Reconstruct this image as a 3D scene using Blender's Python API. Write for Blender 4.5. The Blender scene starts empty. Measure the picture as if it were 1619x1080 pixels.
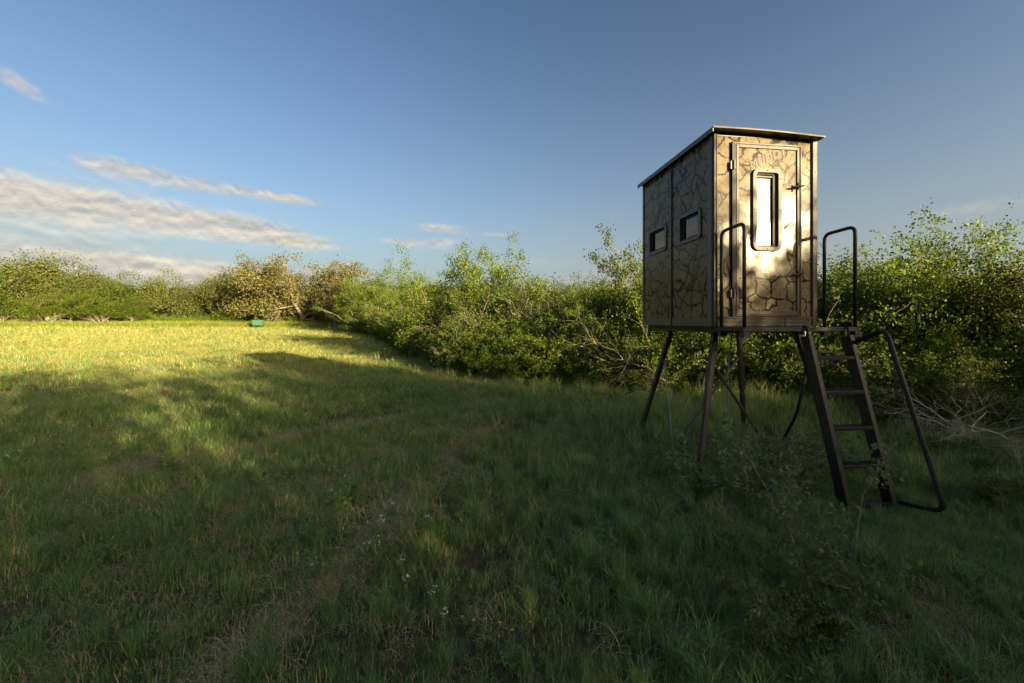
import bpy, math, random
import numpy as np
from mathutils import Vector, Matrix, noise as mnoise

S = bpy.context.scene
C = S.collection
RAD = math.radians

# ------------------------------------------------------------------ camera, sky, sun, exposure
F = 630.0                      # focal length in photo pixels (width 1619)
EYE = 1.585
HORIZON = 508.0
cam = bpy.data.cameras.new('camera'); cam_o = bpy.data.objects.new('camera', cam); C.objects.link(cam_o)
cam.sensor_width = 36.0; cam.lens = 36.0 * F / 1619.0
cam.shift_y = -(540.0 - HORIZON) / 1619.0
cam.clip_start = 0.05; cam.clip_end = 3000
cam_o.location = (0, 0, EYE); cam_o.rotation_euler = (RAD(90), 0, 0)
S.camera = cam_o

SUN = Vector((.721, -.671, .180)).normalized()
SUN_EL = math.asin(SUN.z); SUN_ROT = math.atan2(SUN.x, SUN.y)
sun = bpy.data.lights.new('sun', 'SUN'); sun.energy = 3.6; sun.angle = RAD(.45); sun.color = (1.0, .80, .47)
sun_o = bpy.data.objects.new('sun', sun); C.objects.link(sun_o)
sun_o.rotation_euler = SUN.to_track_quat('Z', 'Y').to_euler(); sun_o.location = (20, -20, 20)

S.view_settings.view_transform = 'Standard'; S.view_settings.look = 'None'
S.view_settings.gamma = 1; S.view_settings.use_curve_mapping = False
S.view_settings.exposure = 2.62
S.cycles.max_bounces = 6; S.cycles.diffuse_bounces = 3; S.cycles.glossy_bounces = 3
S.cycles.transmission_bounces = 4; S.cycles.transparent_max_bounces = 6
S.cycles.use_denoising = True

SKY_STRENGTH = .051

class NT:
    def __init__(s, tree): s.t = tree; s.n = tree.nodes; s.l = tree.links
    def node(s, kind, **kw):
        n = s.n.new(kind)
        for k, v in kw.items(): setattr(n, k, v)
        return n
    def put(s, sock, v):
        if isinstance(v, bpy.types.NodeSocket): s.l.new(v, sock)
        else: sock.default_value = v
    def math(s, op, a, b=0.0, c=0.0, clamp=False):
        n = s.node('ShaderNodeMath', operation=op, use_clamp=clamp)
        s.put(n.inputs[0], a); s.put(n.inputs[1], b); s.put(n.inputs[2], c)
        return n.outputs[0]
    def mix(s, f, a, b, mode='MIX'):
        n = s.node('ShaderNodeMix', data_type='RGBA', blend_type=mode)
        s.put(n.inputs[0], f); s.put(n.inputs[6], col(a)); s.put(n.inputs[7], col(b))
        return n.outputs[2]
    def noise(s, vec, scale, detail=4, rough=.55, dist=0.0):
        n = s.node('ShaderNodeTexNoise'); s.put(n.inputs['Scale'], scale); n.inputs['Detail'].default_value = detail
        n.inputs['Roughness'].default_value = rough; n.inputs['Distortion'].default_value = dist
        if vec is not None: s.l.new(vec, n.inputs['Vector'])
        return n.outputs[0]
    def ramp(s, f, lo, hi):
        n = s.node('ShaderNodeMapRange'); n.interpolation_type = 'SMOOTHSTEP'
        s.put(n.inputs[0], f); n.inputs[1].default_value = lo; n.inputs[2].default_value = hi
        return n.outputs[0]
def col(c):
    if isinstance(c, (tuple, list)) and len(c) == 3: return (*c, 1.0)
    return c

w = bpy.data.worlds.new('World'); S.world = w; w.use_nodes = True
t = NT(w.node_tree); t.n.clear()
sky = t.node('ShaderNodeTexSky', sky_type='NISHITA'); sky.sun_disc = False
sky.sun_elevation = SUN_EL; sky.sun_rotation = SUN_ROT
sky.air_density = 1.0; sky.dust_density = 4.0; sky.ozone_density = 2.1; sky.altitude = 50
tc = t.node('ShaderNodeTexCoord'); sp = t.node('ShaderNodeSeparateXYZ'); t.l.new(tc.outputs['Generated'], sp.inputs[0])
az = t.math('MULTIPLY', t.math('ARCTAN2', sp.outputs[0], sp.outputs[1]), 57.2958)
el = t.math('MULTIPLY', t.math('ARCSINE', sp.outputs[2]), 57.2958)
def cnoise(de):
    e_ = t.math('ADD', el, de)
    cv = t.node('ShaderNodeCombineXYZ'); t.put(cv.inputs[0], t.math('MULTIPLY', az, .10)); t.put(cv.inputs[1], t.math('MULTIPLY', e_, .38))
    cw = t.node('ShaderNodeCombineXYZ'); t.put(cw.inputs[0], t.math('MULTIPLY', az, .46)); t.put(cw.inputs[1], t.math('MULTIPLY', e_, .85)); cw.inputs[2].default_value = 3.0
    return t.math('ADD', t.math('MULTIPLY', t.noise(cv.outputs[0], 1.0, 5, .5, .6), .54), t.math('MULTIPLY', t.noise(cw.outputs[0], 1.0, 7, .62, .6), .50))
n1 = cnoise(0.0); n2 = cnoise(.55)
def blob(a0, e0, sa, se, tilt, amp):
    ca, sn = math.cos(RAD(tilt)), math.sin(RAD(tilt))
    da = t.math('SUBTRACT', az, a0); de = t.math('SUBTRACT', el, e0)
    u = t.math('DIVIDE', t.math('ADD', t.math('MULTIPLY', da, ca), t.math('MULTIPLY', de, sn)), sa)
    v = t.math('DIVIDE', t.math('SUBTRACT', t.math('MULTIPLY', de, ca), t.math('MULTIPLY', da, sn)), se)
    r = t.math('ADD', t.math('MULTIPLY', u, u), t.math('MULTIPLY', v, v))
    return t.math('MULTIPLY', t.math('EXPONENT', t.math('MULTIPLY', r, -1.0)), amp)
dens = None
for b in [(-38, 15.1, 9, 1.0, -1, .70), (-45, 15.5, 4, 1.3, 0, .35), (-28, 15.0, 5, .7, -2, .5), (-52, 11.2, 13, 2.6, -1, 1.0), (-34, 10.8, 9, 1.8, -3, .85), (-27, 9.8, 5, 1.0, -4, .45),
          (-47, 5.8, 16, 2.1, 0, .82), (-30, 5.3, 10, 1.3, 0, .6), (-74, 10, 14, 5, 0, .8), (-10.7, 13.0, 4.2, .8, 0, .68),
          (-14.5, 10.7, 4.5, .9, -2, .66), (-9, 11.2, 3, 1.0, 5, .45), (-2.7, 12.2, 4, .5, 0, .5), (-51, 20.5, 3, .9, -25, .62), (5, 8.5, 9, 1.6, 0, .36),
          (49, 10.5, 7, 1.0, 0, .42), (-110, 12, 25, 5, 0, .5), (85, 10, 20, 3, 0, .4)]:
    g = blob(*b); dens = g if dens is None else t.math('ADD', dens, g)
d = t.math('MULTIPLY', dens, t.math('ADD', .12, t.math('MULTIPLY', n1, 1.75)))
cover = t.ramp(d, .22, .98)
shade = t.math('ADD', .48, t.math('MULTIPLY', t.math('SUBTRACT', n1, n2), 3.6), clamp=True)
ccol = t.mix(shade, (1.5, 1.42, 1.32), (3.1, 2.72, 2.15))
hs = t.node('ShaderNodeHueSaturation'); hs.inputs['Saturation'].default_value = 1.0; hs.inputs['Hue'].default_value = .498
def vscale(v, k):
    n = t.node('ShaderNodeVectorMath', operation='SCALE'); t.l.new(v, n.inputs[0]); n.inputs['Scale'].default_value = k; return n.outputs[0]
gm_ = t.node('ShaderNodeGamma'); gm_.inputs[1].default_value = 1.45; t.l.new(vscale(sky.outputs[0], 1 / 1.75), gm_.inputs[0])
t.l.new(vscale(gm_.outputs[0], 1.02), hs.inputs['Color'])
lowhaze = t.math('MULTIPLY', t.math('EXPONENT', t.math('MULTIPLY', t.math('MAXIMUM', el, 0.0), -.065)), .82)
hs_out = t.mix(lowhaze, hs.outputs[0], (1.80, 1.88, 1.80))
skycol = t.mix(t.math('MULTIPLY', cover, .88), hs_out, ccol)
bg = t.node('ShaderNodeBackground'); t.l.new(skycol, bg.inputs[0]); bg.inputs[1].default_value = SKY_STRENGTH
out = t.node('ShaderNodeOutputWorld'); t.l.new(bg.outputs[0], out.inputs[0])

# ------------------------------------------------------------------ helpers
def tag(o, label=None, cat=None, group=None, kind=None):
    if label: o['label'] = label
    if cat: o['category'] = cat
    if group: o['group'] = group
    if kind: o['kind'] = kind
    return o
def link(o, parent=None):
    C.objects.link(o)
    if parent is not None: o.parent = parent
    return o
def empty(name, loc=(0, 0, 0), rz=0.0):
    o = bpy.data.objects.new(name, None); C.objects.link(o); o.location = loc; o.rotation_euler = (0, 0, rz)
    o.empty_display_size = .2
    return o
def np_mesh(name, verts, quads, mats=(), mat_idx=None, smooth=False):
    verts = np.asarray(verts, np.float32); quads = np.asarray(quads, np.int32)
    me = bpy.data.meshes.new(name); k = quads.shape[1]
    me.vertices.add(len(verts)); me.vertices.foreach_set('co', verts.ravel())
    me.loops.add(quads.size); me.loops.foreach_set('vertex_index', quads.ravel())
    me.polygons.add(len(quads))
    me.polygons.foreach_set('loop_start', np.arange(0, quads.size, k, dtype=np.int32))
    if mat_idx is not None: me.polygons.foreach_set('material_index', np.asarray(mat_idx, np.int32))
    me.polygons.foreach_set('use_smooth', np.full(len(quads), smooth, dtype=bool))
    for m in mats: me.materials.append(m)
    me.update(calc_edges=True); me.validate()
    return me
class MB:
    """collects boxes, tubes and rings, builds one mesh"""
    def __init__(s): s.v = []; s.f = []
    def add(s, vs, fs):
        k = len(s.v); s.v += [tuple(v) for v in vs]; s.f += [tuple(i + k for i in f) for f in fs]
    def box(s, x0, x1, y0, y1, z0, z1):
        s.add([(x0, y0, z0), (x1, y0, z0), (x1, y1, z0), (x0, y1, z0), (x0, y0, z1), (x1, y0, z1), (x1, y1, z1), (x0, y1, z1)],
              [(0, 3, 2, 1), (4, 5, 6, 7), (0, 1, 5, 4), (1, 2, 6, 5), (2, 3, 7, 6), (3, 0, 4, 7)])
    def bar(s, p, q, wx, wy, side=(1, 0, 0)):
        p, q = Vector(p), Vector(q); d = (q - p).normalized(); a = Vector(side); a = (a - d * a.dot(d)).normalized(); b = d.cross(a)
        vs = [c + a * sx * wx / 2 + b * sy * wy / 2 for c in (p, q) for sx, sy in ((-1, -1), (1, -1), (1, 1), (-1, 1))]
        s.add(vs, [(0, 3, 2, 1), (4, 5, 6, 7), (0, 1, 5, 4), (1, 2, 6, 5), (2, 3, 7, 6), (3, 0, 4, 7)])
    def tube(s, pts, r, n=10):
        pts = [Vector(p) for p in pts]; m = len(pts); rs = r if isinstance(r, (list, tuple)) else [r] * m
        k = len(s.v); a = None
        for i, p in enumerate(pts):
            d = (pts[min(i + 1, m - 1)] - pts[max(i - 1, 0)]).normalized()
            if a is None: a = d.orthogonal().normalized()
            a = (a - d * a.dot(d)).normalized(); b = d.cross(a)
            for j in range(n):
                th = 2 * math.pi * j / n
                s.v.append(tuple(p + (a * math.cos(th) + b * math.sin(th)) * rs[i]))
        for i in range(m - 1):
            for j in range(n):
                s.f.append((k + i * n + j, k + i * n + (j + 1) % n, k + (i + 1) * n + (j + 1) % n, k + (i + 1) * n + j))
        s.f.append(tuple(k + j for j in reversed(range(n)))); s.f.append(tuple(k + (m - 1) * n + j for j in range(n)))
    def build(s, name, mat, parent=None, bevel=0.0, smooth=False):
        me = bpy.data.meshes.new(name); me.from_pydata(s.v, [], s.f); me.materials.append(mat); me.update()
        o = bpy.data.objects.new(name, me); link(o, parent)
        if smooth:
            me.polygons.foreach_set('use_smooth', [True] * len(me.polygons))
        if bevel:
            b = o.modifiers.new('bevel', 'BEVEL'); b.width = bevel; b.segments = 2; b.limit_method = 'ANGLE'
        return o
def fillet(pts, r, n=5):
    """round the corners of a polyline"""
    pts = [Vector(p) for p in pts]; out_ = [pts[0]]
    for i in range(1, len(pts) - 1):
        a, b, c = pts[i - 1], pts[i], pts[i + 1]
        d1 = (a - b); d2 = (c - b); rr = min(r, d1.length * .45, d2.length * .45)
        p, q = b + d1.normalized() * rr, b + d2.normalized() * rr
        for k in range(n + 1):
            u = k / n; out_.append(p * (1 - u) ** 2 + b * 2 * u * (1 - u) + q * u * u)
    out_.append(pts[-1]); return out_

# ------------------------------------------------------------------ materials
def new_mat(name):
    m = bpy.data.materials.new(name); m.use_nodes = True; tt = NT(m.node_tree); tt.n.clear()
    return m, tt
def finish(tt, shader):
    o = tt.node('ShaderNodeOutputMaterial'); tt.l.new(shader, o.inputs[0])
def principled(tt, base, rough=.6, metal=0.0, spec=.5, normal=None):
    p = tt.node('ShaderNodeBsdfPrincipled'); tt.put(p.inputs['Base Color'], col(base)); tt.put(p.inputs['Roughness'], rough)
    p.inputs['Metallic'].default_value = metal; p.inputs['Specular IOR Level'].default_value = spec
    if normal is not None: tt.l.new(normal, p.inputs['Normal'])
    return p
def bump(tt, h, strength=.3, dist=.01):
    b = tt.node('ShaderNodeBump'); b.inputs['Strength'].default_value = strength; b.inputs['Distance'].default_value = dist
    tt.l.new(h, b.inputs['Height']); return b.outputs[0]
def leaf_mat(name, c1, c2, trans=.4, dry=None):
    """leaves and blades: two leaf colours picked leaf by leaf, light passes through"""
    m, tt = new_mat(name)
    g = tt.node('ShaderNodeNewGeometry'); oi = tt.node('ShaderNodeObjectInfo')
    r = g.outputs['Random Per Island']
    big = tt.noise(g.outputs['Position'], .5, 2)
    f = tt.math('ADD', tt.math('MULTIPLY', r, .6), tt.math('ADD', tt.math('MULTIPLY', oi.outputs['Random'], .35), tt.math('MULTIPLY', tt.math('SUBTRACT', big, .5), .9)), clamp=True)
    base = tt.mix(f, c1, c2)
    if dry:
        base = tt.mix(tt.math('MULTIPLY', tt.math('GREATER_THAN', r, .93), .9), base, dry)
    p = tt.node('ShaderNodeBsdfPrincipled'); tt.l.new(base, p.inputs['Base Color']); p.inputs['Roughness'].default_value = .55
    p.inputs['Specular IOR Level'].default_value = .22
    tr = tt.node('ShaderNodeBsdfTranslucent'); tt.l.new(tt.mix(1.0, base, (1.5, 1.45, .6), 'MULTIPLY'), tr.inputs[0])
    mx = tt.node('ShaderNodeMixShader'); mx.inputs[0].default_value = trans
    tt.l.new(p.outputs[0], mx.inputs[1]); tt.l.new(tr.outputs[0], mx.inputs[2]); finish(tt, mx.outputs[0])
    return m
def wood_mat(name, c1, c2):
    m, tt = new_mat(name); g = tt.node('ShaderNodeNewGeometry')
    n = tt.noise(g.outputs['Position'], 9, 5, .65); n2_ = tt.noise(g.outputs['Position'], 45, 3, .6)
    f = tt.math('ADD', n, tt.math('MULTIPLY', tt.math('SUBTRACT', g.outputs['Random Per Island'], .5), .3), clamp=True)
    p = principled(tt, tt.mix(tt.ramp(f, .3, .7), c1, c2), .9, spec=.15, normal=bump(tt, n2_, .6, .01)); finish(tt, p.outputs[0])
    return m
M = {}
M['leaf_huisache'] = leaf_mat('leaf_bright_green', (.045, .09, .007), (.115, .165, .011), .30, (.16, .12, .03))
M['leaf_dark'] = leaf_mat('leaf_dark_green', (.035, .065, .008), (.085, .115, .014), .28, (.13, .09, .03))
M['leaf_oak'] = leaf_mat('leaf_olive_oak', (.038, .06, .009), (.095, .11, .02), .26, (.16, .12, .05))
M['leaf_moss'] = leaf_mat('leaf_tan_moss', (.065, .07, .018), (.14, .128, .04), .26, (.18, .14, .07))
M['leaf_mesquite'] = leaf_mat('leaf_mesquite', (.035, .07, .006), (.12, .15, .014), .45)
M['leaf_cool'] = leaf_mat('leaf_grey_green', (.09, .13, .05), (.15, .19, .075), .38, (.12, .10, .05))
M['bark'] = wood_mat('bark_grey', (.085, .07, .052), (.22, .185, .14))
M['bark_pale'] = wood_mat('bark_pale', (.24, .20, .145), (.44, .385, .29))
M['grass_strip'] = leaf_mat('grass_blade_lush', (.12, .19, .02), (.27, .30, .05), .36)
M['bark_mid'] = wood_mat('bark_mid', (.11, .09, .062), (.24, .20, .145))
M['grass'] = leaf_mat('grass_blade', (.065, .165, .03), (.185, .285, .065), .36, (.44, .37, .21))
M['grass_tall'] = leaf_mat('grass_blade_tall', (.075, .165, .045), (.19, .28, .085), .36, (.42, .37, .22))
M['grass_dry'] = leaf_mat('grass_blade_dry', (.30, .245, .115), (.48, .40, .22), .35)
M['grass_far'] = leaf_mat('grass_blade_yellow', (.21, .225, .055), (.38, .345, .115), .33, (.58, .5, .25))
M['weed'] = leaf_mat('weed_leaf', (.10, .165, .05), (.17, .24, .07), .38)

# painted steel of tower and ladder
m, tt = new_mat('brown_powder_coat'); g = tt.node('ShaderNodeTexCoord')
n = tt.noise(g.outputs['Object'], 6, 5, .7); n2_ = tt.noise(g.outputs['Object'], 120, 2)
p = principled(tt, tt.mix(tt.ramp(n, .35, .75), (.010, .0085, .007), (.02, .017, .014)), tt.math('ADD', .38, tt.math('MULTIPLY', n, .25)), spec=.3, normal=bump(tt, n2_, .15, .002)); finish(tt, p.outputs[0]); M['steel'] = m
m, tt = new_mat('trim_taupe'); g = tt.node('ShaderNodeTexCoord')
n = tt.noise(g.outputs['Object'], 5, 5, .7); n2_ = tt.noise(g.outputs['Object'], 60, 3)
p = principled(tt, tt.mix(tt.ramp(n, .3, .75), (.055, .044, .031), (.088, .07, .05)), tt.math('ADD', .3, tt.math('MULTIPLY', n2_, .2)), spec=.15, normal=bump(tt, n2_, .08, .002)); finish(tt, p.outputs[0]); M['trim'] = m
m, tt = new_mat('trim_dark'); g = tt.node('ShaderNodeTexCoord')
n = tt.noise(g.outputs['Object'], 8, 4, .7)
p = principled(tt, tt.mix(n, (.025, .023, .02), (.05, .044, .037)), .42, spec=.5); finish(tt, p.outputs[0]); M['trim_dark'] = m
m, tt = new_mat('black_rubber'); p = principled(tt, (.012, .011, .01), .6, spec=.3); finish(tt, p.outputs[0]); M['black'] = m
m, tt = new_mat('bolt_metal'); p = principled(tt, (.07, .06, .05), .4, .6); finish(tt, p.outputs[0]); M['bolt'] = m
m, tt = new_mat('interior_dark'); p = principled(tt, (.03, .028, .025), .9, spec=.1); finish(tt, p.outputs[0]); M['inside'] = m
# cracked-mud camouflage print on glossy sheet
m, tt = new_mat('cracked_mud_print'); g = tt.node('ShaderNodeTexCoord')
mp = tt.node('ShaderNodeVectorMath', operation='ADD'); tt.l.new(g.outputs['Object'], mp.inputs[0])
dn = tt.node('ShaderNodeTexNoise'); dn.inputs['Scale'].default_value = 3.2; dn.inputs['Detail'].default_value = 5; dn.inputs['Roughness'].default_value = .68
tt.l.new(g.outputs['Object'], dn.inputs['Vector'])
sc_ = tt.node('ShaderNodeVectorMath', operation='SCALE'); tt.l.new(dn.outputs[1], sc_.inputs[0]); sc_.inputs['Scale'].default_value = .22
tt.l.new(sc_.outputs[0], mp.inputs[1])
def cracks(scale, lo, hi):
    v = tt.node('ShaderNodeTexVoronoi', feature='DISTANCE_TO_EDGE'); v.inputs['Scale'].default_value = scale; tt.l.new(mp.outputs[0], v.inputs['Vector'])
    wv = tt.noise(g.outputs['Object'], 4.5, 3)
    dd = tt.math('SUBTRACT', v.outputs[0], tt.math('MULTIPLY', tt.math('SUBTRACT', wv, .48), .09))
    return tt.math('SUBTRACT', 1.0, tt.ramp(dd, lo, hi))
k1 = cracks(5.4, .033, .056); k2 = cracks(9.5, .004, .030)
crack = tt.math('MAXIMUM', k1, tt.math('MULTIPLY', k2, .75))
b1 = tt.noise(g.outputs['Object'], 2.2, 5, .6); b2 = tt.noise(g.outputs['Object'], 22, 4, .65)
mud = tt.mix(tt.ramp(tt.math('ADD', tt.math('MULTIPLY', b1, .7), tt.math('MULTIPLY', b2, .3)), .35, .65), (.118, .092, .050), (.175, .142, .082))
base = tt.mix(crack, mud, (.015, .012, .008))
p = principled(tt, base, tt.math('ADD', .13, tt.math('MULTIPLY', b2, .06)), spec=.09, normal=bump(tt, tt.noise(g.outputs['Object'], 1.6, 3), .05, .02)); finish(tt, p.outputs[0]); M['mud'] = m
m, tt = new_mat('lettering_print'); g = tt.node('ShaderNodeTexCoord')
p = principled(tt, (.035, .027, .015), .2, spec=.13); finish(tt, p.outputs[0]); M['letter'] = m
m, tt = new_mat('lettering_light'); p = principled(tt, (.11, .087, .046), .2, spec=.13); finish(tt, p.outputs[0]); M['letter_light'] = m
# window pane: reflective tinted acrylic
m, tt = new_mat('window_acrylic')
gl = tt.node('ShaderNodeBsdfGlossy'); gl.inputs['Color'].default_value = (.9, .9, .88, 1); gl.inputs['Roughness'].default_value = .05
tr = tt.node('ShaderNodeBsdfTransparent'); tr.inputs[0].default_value = (.35, .36, .36, 1)
fr = tt.node('ShaderNodeFresnel'); fr.inputs[0].default_value = 1.45
mx = tt.node('ShaderNodeMixShader'); tt.put(mx.inputs[0], tt.math('ADD', .04, fr.outputs[0], clamp=True))
tt.l.new(tr.outputs[0], mx.inputs[1]); tt.l.new(gl.outputs[0], mx.inputs[2]); finish(tt, mx.outputs[0]); M['pane'] = m
m, tt = new_mat('green_paint'); g = tt.node('ShaderNodeTexCoord')
p = principled(tt, tt.mix(tt.noise(g.outputs['Object'], 3, 4), (.03, .10, .05), (.05, .13, .065)), .5); finish(tt, p.outputs[0]); M['green'] = m
m, tt = new_mat('cactus_skin'); g = tt.node('ShaderNodeTexCoord')
p = principled(tt, tt.mix(tt.noise(g.outputs['Object'], 8, 4), (.06, .09, .045), (.11, .14, .075)), .6, spec=.3); finish(tt, p.outputs[0]); M['cactus'] = m
m, tt = new_mat('rope_fibre'); p = principled(tt, (.16, .19, .15), .9, spec=.1); finish(tt, p.outputs[0]); M['rope'] = m
m, tt = new_mat('petal_white'); p = principled(tt, (.72, .72, .66), .7, spec=.2); finish(tt, p.outputs[0]); M['petal'] = m
m, tt = new_mat('petal_yellow'); g = tt.node('ShaderNodeNewGeometry')
p = principled(tt, tt.mix(g.outputs['Random Per Island'], (.55, .38, .02), (.60, .22, .01)), .7, spec=.2); finish(tt, p.outputs[0]); M['petal_yellow'] = m

# ------------------------------------------------------------------ ground
rng0 = np.random.default_rng(11)
_ph = rng0.uniform(0, 6.28, (24, 3)); _an = rng0.uniform(0, 6.28, 24)
def wav(x, y, f0, n=8, s=0):
    """cheap smooth noise, about -1..1"""
    r = 0
    for i in range(n):
        k = (i + s) % 24; f = f0 * (1 + .37 * i)
        r = r + np.sin((x * np.cos(_an[k]) + y * np.sin(_an[k])) * f + _ph[k, 0]) * (1 / (1 + .25 * i))
    return r / (n * .42)
def sstep(a, b, x):
    u = np.clip((x - a) / (b - a), 0, 1); return u * u * (3 - 2 * u)
def gz(x, y):
    x = np.asarray(x, float); y = np.asarray(y, float)
    far = .62 * sstep(12, 52, y)
    return far + .035 * wav(x, y, .55, 7, 3) * np.clip(1.2 - y / 60, .3, 1) + .012 * wav(x, y, 2.6, 6, 9)
GZ = lambda x, y: float(gz(x, y))
HX = np.array([[-12, 30], [-2, 12.5], [2.5, 10.0], [5.2, 7.6], [6.6, 6.0], [7.4, 5.9], [8.9, 2.7], [10.5, 1.2], [11.4, -.7], [12.6, -1.7], [20.0, -5.2], [24, -6.6], [32, -10.5], [45, -18], [55, -24], [70, -34]])
def hedge_x(y): return np.interp(y, HX[:, 0], HX[:, 1])
BX = np.array([[-12, -1.0], [1.5, -1.15], [3.3, -.85], [5.8, -.27], [7.6, -.6], [11, -1.1], [12.6, -1.8], [80, -40]])
def border_x(y): return np.interp(y, BX[:, 0], BX[:, 1])
def track(x, y):
    """0..1 where pale cut hay lies: edge of the mown part and mower lines"""
    e = np.exp(-((x - border_x(y) + .15 + .12 * wav(x, y, 1.7, 5, 5)) / .13) ** 2) * (y < 9) * .95 * sstep(-.8, .3, wav(x, y, 2.3, 5, 8))
    u = (x * .70 - y * .714)                       # lines run away to the right
    v = x * .714 + y * .70
    u = u + .35 * np.sin(v * .22 + 1) + .12 * wav(x, y, 1.1, 5, 2)
    ph = (u + 7.45) / 1.95
    l = np.exp(-((ph - np.round(ph)) * 1.95 / .15) ** 2) * sstep(-.15, .55, wav(x, y, .8, 6, 12)) * (y < 14)
    return np.clip(np.maximum(e, l), 0, 1)

def axis(lo, hi, fine_lo, fine_hi, step, grow_):
    a = list(np.arange(fine_lo, fine_hi, step)); s_ = step; p_ = fine_hi
    while p_ < hi: a.append(p_); s_ *= grow_; p_ += s_
    a.append(hi); s_ = step; p_ = fine_lo - step
    while p_ > lo: a.insert(0, p_); s_ *= grow_; p_ -= s_
    a.insert(0, lo); return np.array(a)
gxs = axis(-900, 900, -14, 14, .22, 1.12); gys = axis(-900, 1500, -6, 22, .22, 1.10)
GX, GY = np.meshgrid(gxs, gys); V = np.stack([GX, GY, gz(GX, GY)], -1).reshape(-1, 3)
nx_, ny_ = len(gxs), len(gys)
ii = (np.arange(ny_ - 1)[:, None] * nx_ + np.arange(nx_ - 1)[None]).ravel()
m, tt = new_mat('meadow_ground'); g = tt.node('ShaderNodeNewGeometry'); P = g.outputs['Position']
na = tt.noise(P, .35, 4); nb = tt.noise(P, 3.0, 6, .7); nc = tt.noise(P, 28, 5, .75); nd = tt.noise(P, 110, 3, .7)
soil = tt.mix(nc, (.045, .034, .023), (.12, .095, .068))
thatch = tt.mix(nd, (.06, .07, .022), (.22, .19, .09))
f = tt.ramp(tt.math('ADD', tt.math('MULTIPLY', nb, .6), tt.math('MULTIPLY', nc, .4)), .38, .58)
cl = tt.mix(f, soil, thatch)
ta = tt.node('ShaderNodeAttribute', attribute_name='hay')
cl = tt.mix(tt.math('MULTIPLY', ta.outputs['Fac'], tt.ramp(nd, .25, .6)), cl, (.30, .24, .13))
fa = tt.node('ShaderNodeAttribute', attribute_name='meadow')
mead = tt.mix(tt.math('ADD', tt.math('MULTIPLY', na, .5), tt.math('MULTIPLY', nc, .5)), (.26, .25, .075), (.44, .385, .145))
cl = tt.mix(fa.outputs['Fac'], cl, mead)
p = principled(tt, cl, .95, spec=.1, normal=bump(tt, tt.math('ADD', nc, nd), .9, .05)); finish(tt, p.outputs[0]); M['ground'] = m
gm = np_mesh('ground', V, np.stack([ii, ii + 1, ii + nx_ + 1, ii + nx_], 1), [M['ground']], smooth=True)
a_ = gm.attributes.new('hay', 'FLOAT', 'POINT'); a_.data.foreach_set('value', track(V[:, 0], V[:, 1]).astype(np.float32))
a_ = gm.attributes.new('meadow', 'FLOAT', 'POINT'); a_.data.foreach_set('value', sstep(8, 26, V[:, 1]).astype(np.float32))
go = link(bpy.data.objects.new('ground', gm)); tag(go, kind='structure', label='mown meadow ground with bare soil and cut hay')

# ------------------------------------------------------------------ the blind
A0 = Vector((2.048, 4.065, 0)); ROT = math.atan2(.12, .993)
blind = empty('hunting_blind', A0, ROT)
tag(blind, 'tan box blind with cracked mud camouflage print and small windows on the steel tower', 'hunting blind')
W_, D_, Z0, ZT = 1.175, 1.597, 1.532, 3.50
SK = 1.625
def wall_with_hole(mb, axis_, u0, u1, z0, z1, t0, t1, holes):
    def bx(a, b, c, d_):
        if axis_ == 'x': mb.box(a, b, t0, t1, c, d_)
        else: mb.box(t0, t1, a, b, c, d_)
    if not holes: bx(u0, u1, z0, z1); return
    h0, h1, hz0, hz1 = holes
    bx(u0, h0, z0, z1); bx(h1, u1, z0, z1); bx(h0, h1, z0, hz0); bx(h0, h1, hz1, z1)
def rrect(cu, cz, w, h, r, n=6):
    pts = []
    for sx, sz, a in ((1, -1, -90), (1, 1, 0), (-1, 1, 90), (-1, -1, 180)):
        for k in range(n + 1):
            th = RAD(a + 90 * k / n); pts.append((cu + sx * (w / 2 - r) + r * math.cos(th), cz + sz * (h / 2 - r) + r * math.sin(th)))
    return pts
def ring(mb, axis_, cu, cz, w, h, bw, r, t0, t1):
    o_ = rrect(cu, cz, w, h, r); i_ = rrect(cu, cz, w - 2 * bw, h - 2 * bw, max(r - bw, .012)); n = len(o_)
    P = lambda u, z, t: (u, t, z) if axis_ == 'x' else (t, u, z)
    vs = [P(u, z, t0) for u, z in o_] + [P(u, z, t0) for u, z in i_] + [P(u, z, t1) for u, z in o_] + [P(u, z, t1) for u, z in i_]
    fs = []
    for k in range(n):
        q = (k + 1) % n
        fs += [(k, q, n + q, n + k), (2 * n + k, 3 * n + k, 3 * n + q, 2 * n + q), (k, 2 * n + k, 2 * n + q, q), (n + k, n + q, 3 * n + q, 3 * n + k)]
    mb.add(vs, fs)
def dome(mb, axis_, u, z, t, r, out=-1, n=8):
    P = lambda a, b, c: (a, c, b) if axis_ == 'x' else (c, a, b)
    vs = []
    for rr, hh in ((r, 0), (r * .8, r * .45), (r * .3, r * .6)):
        vs += [P(u + rr * math.cos(2 * math.pi * k / n), z + rr * math.sin(2 * math.pi * k / n), t + out * hh) for k in range(n)]
    fs = [(j * n + k, j * n + (k + 1) % n, (j + 1) * n + (k + 1) % n, (j + 1) * n + k) for j in range(2) for k in range(n)] + [tuple(2 * n + k for k in range(n))]
    mb.add(vs, fs)
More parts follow.
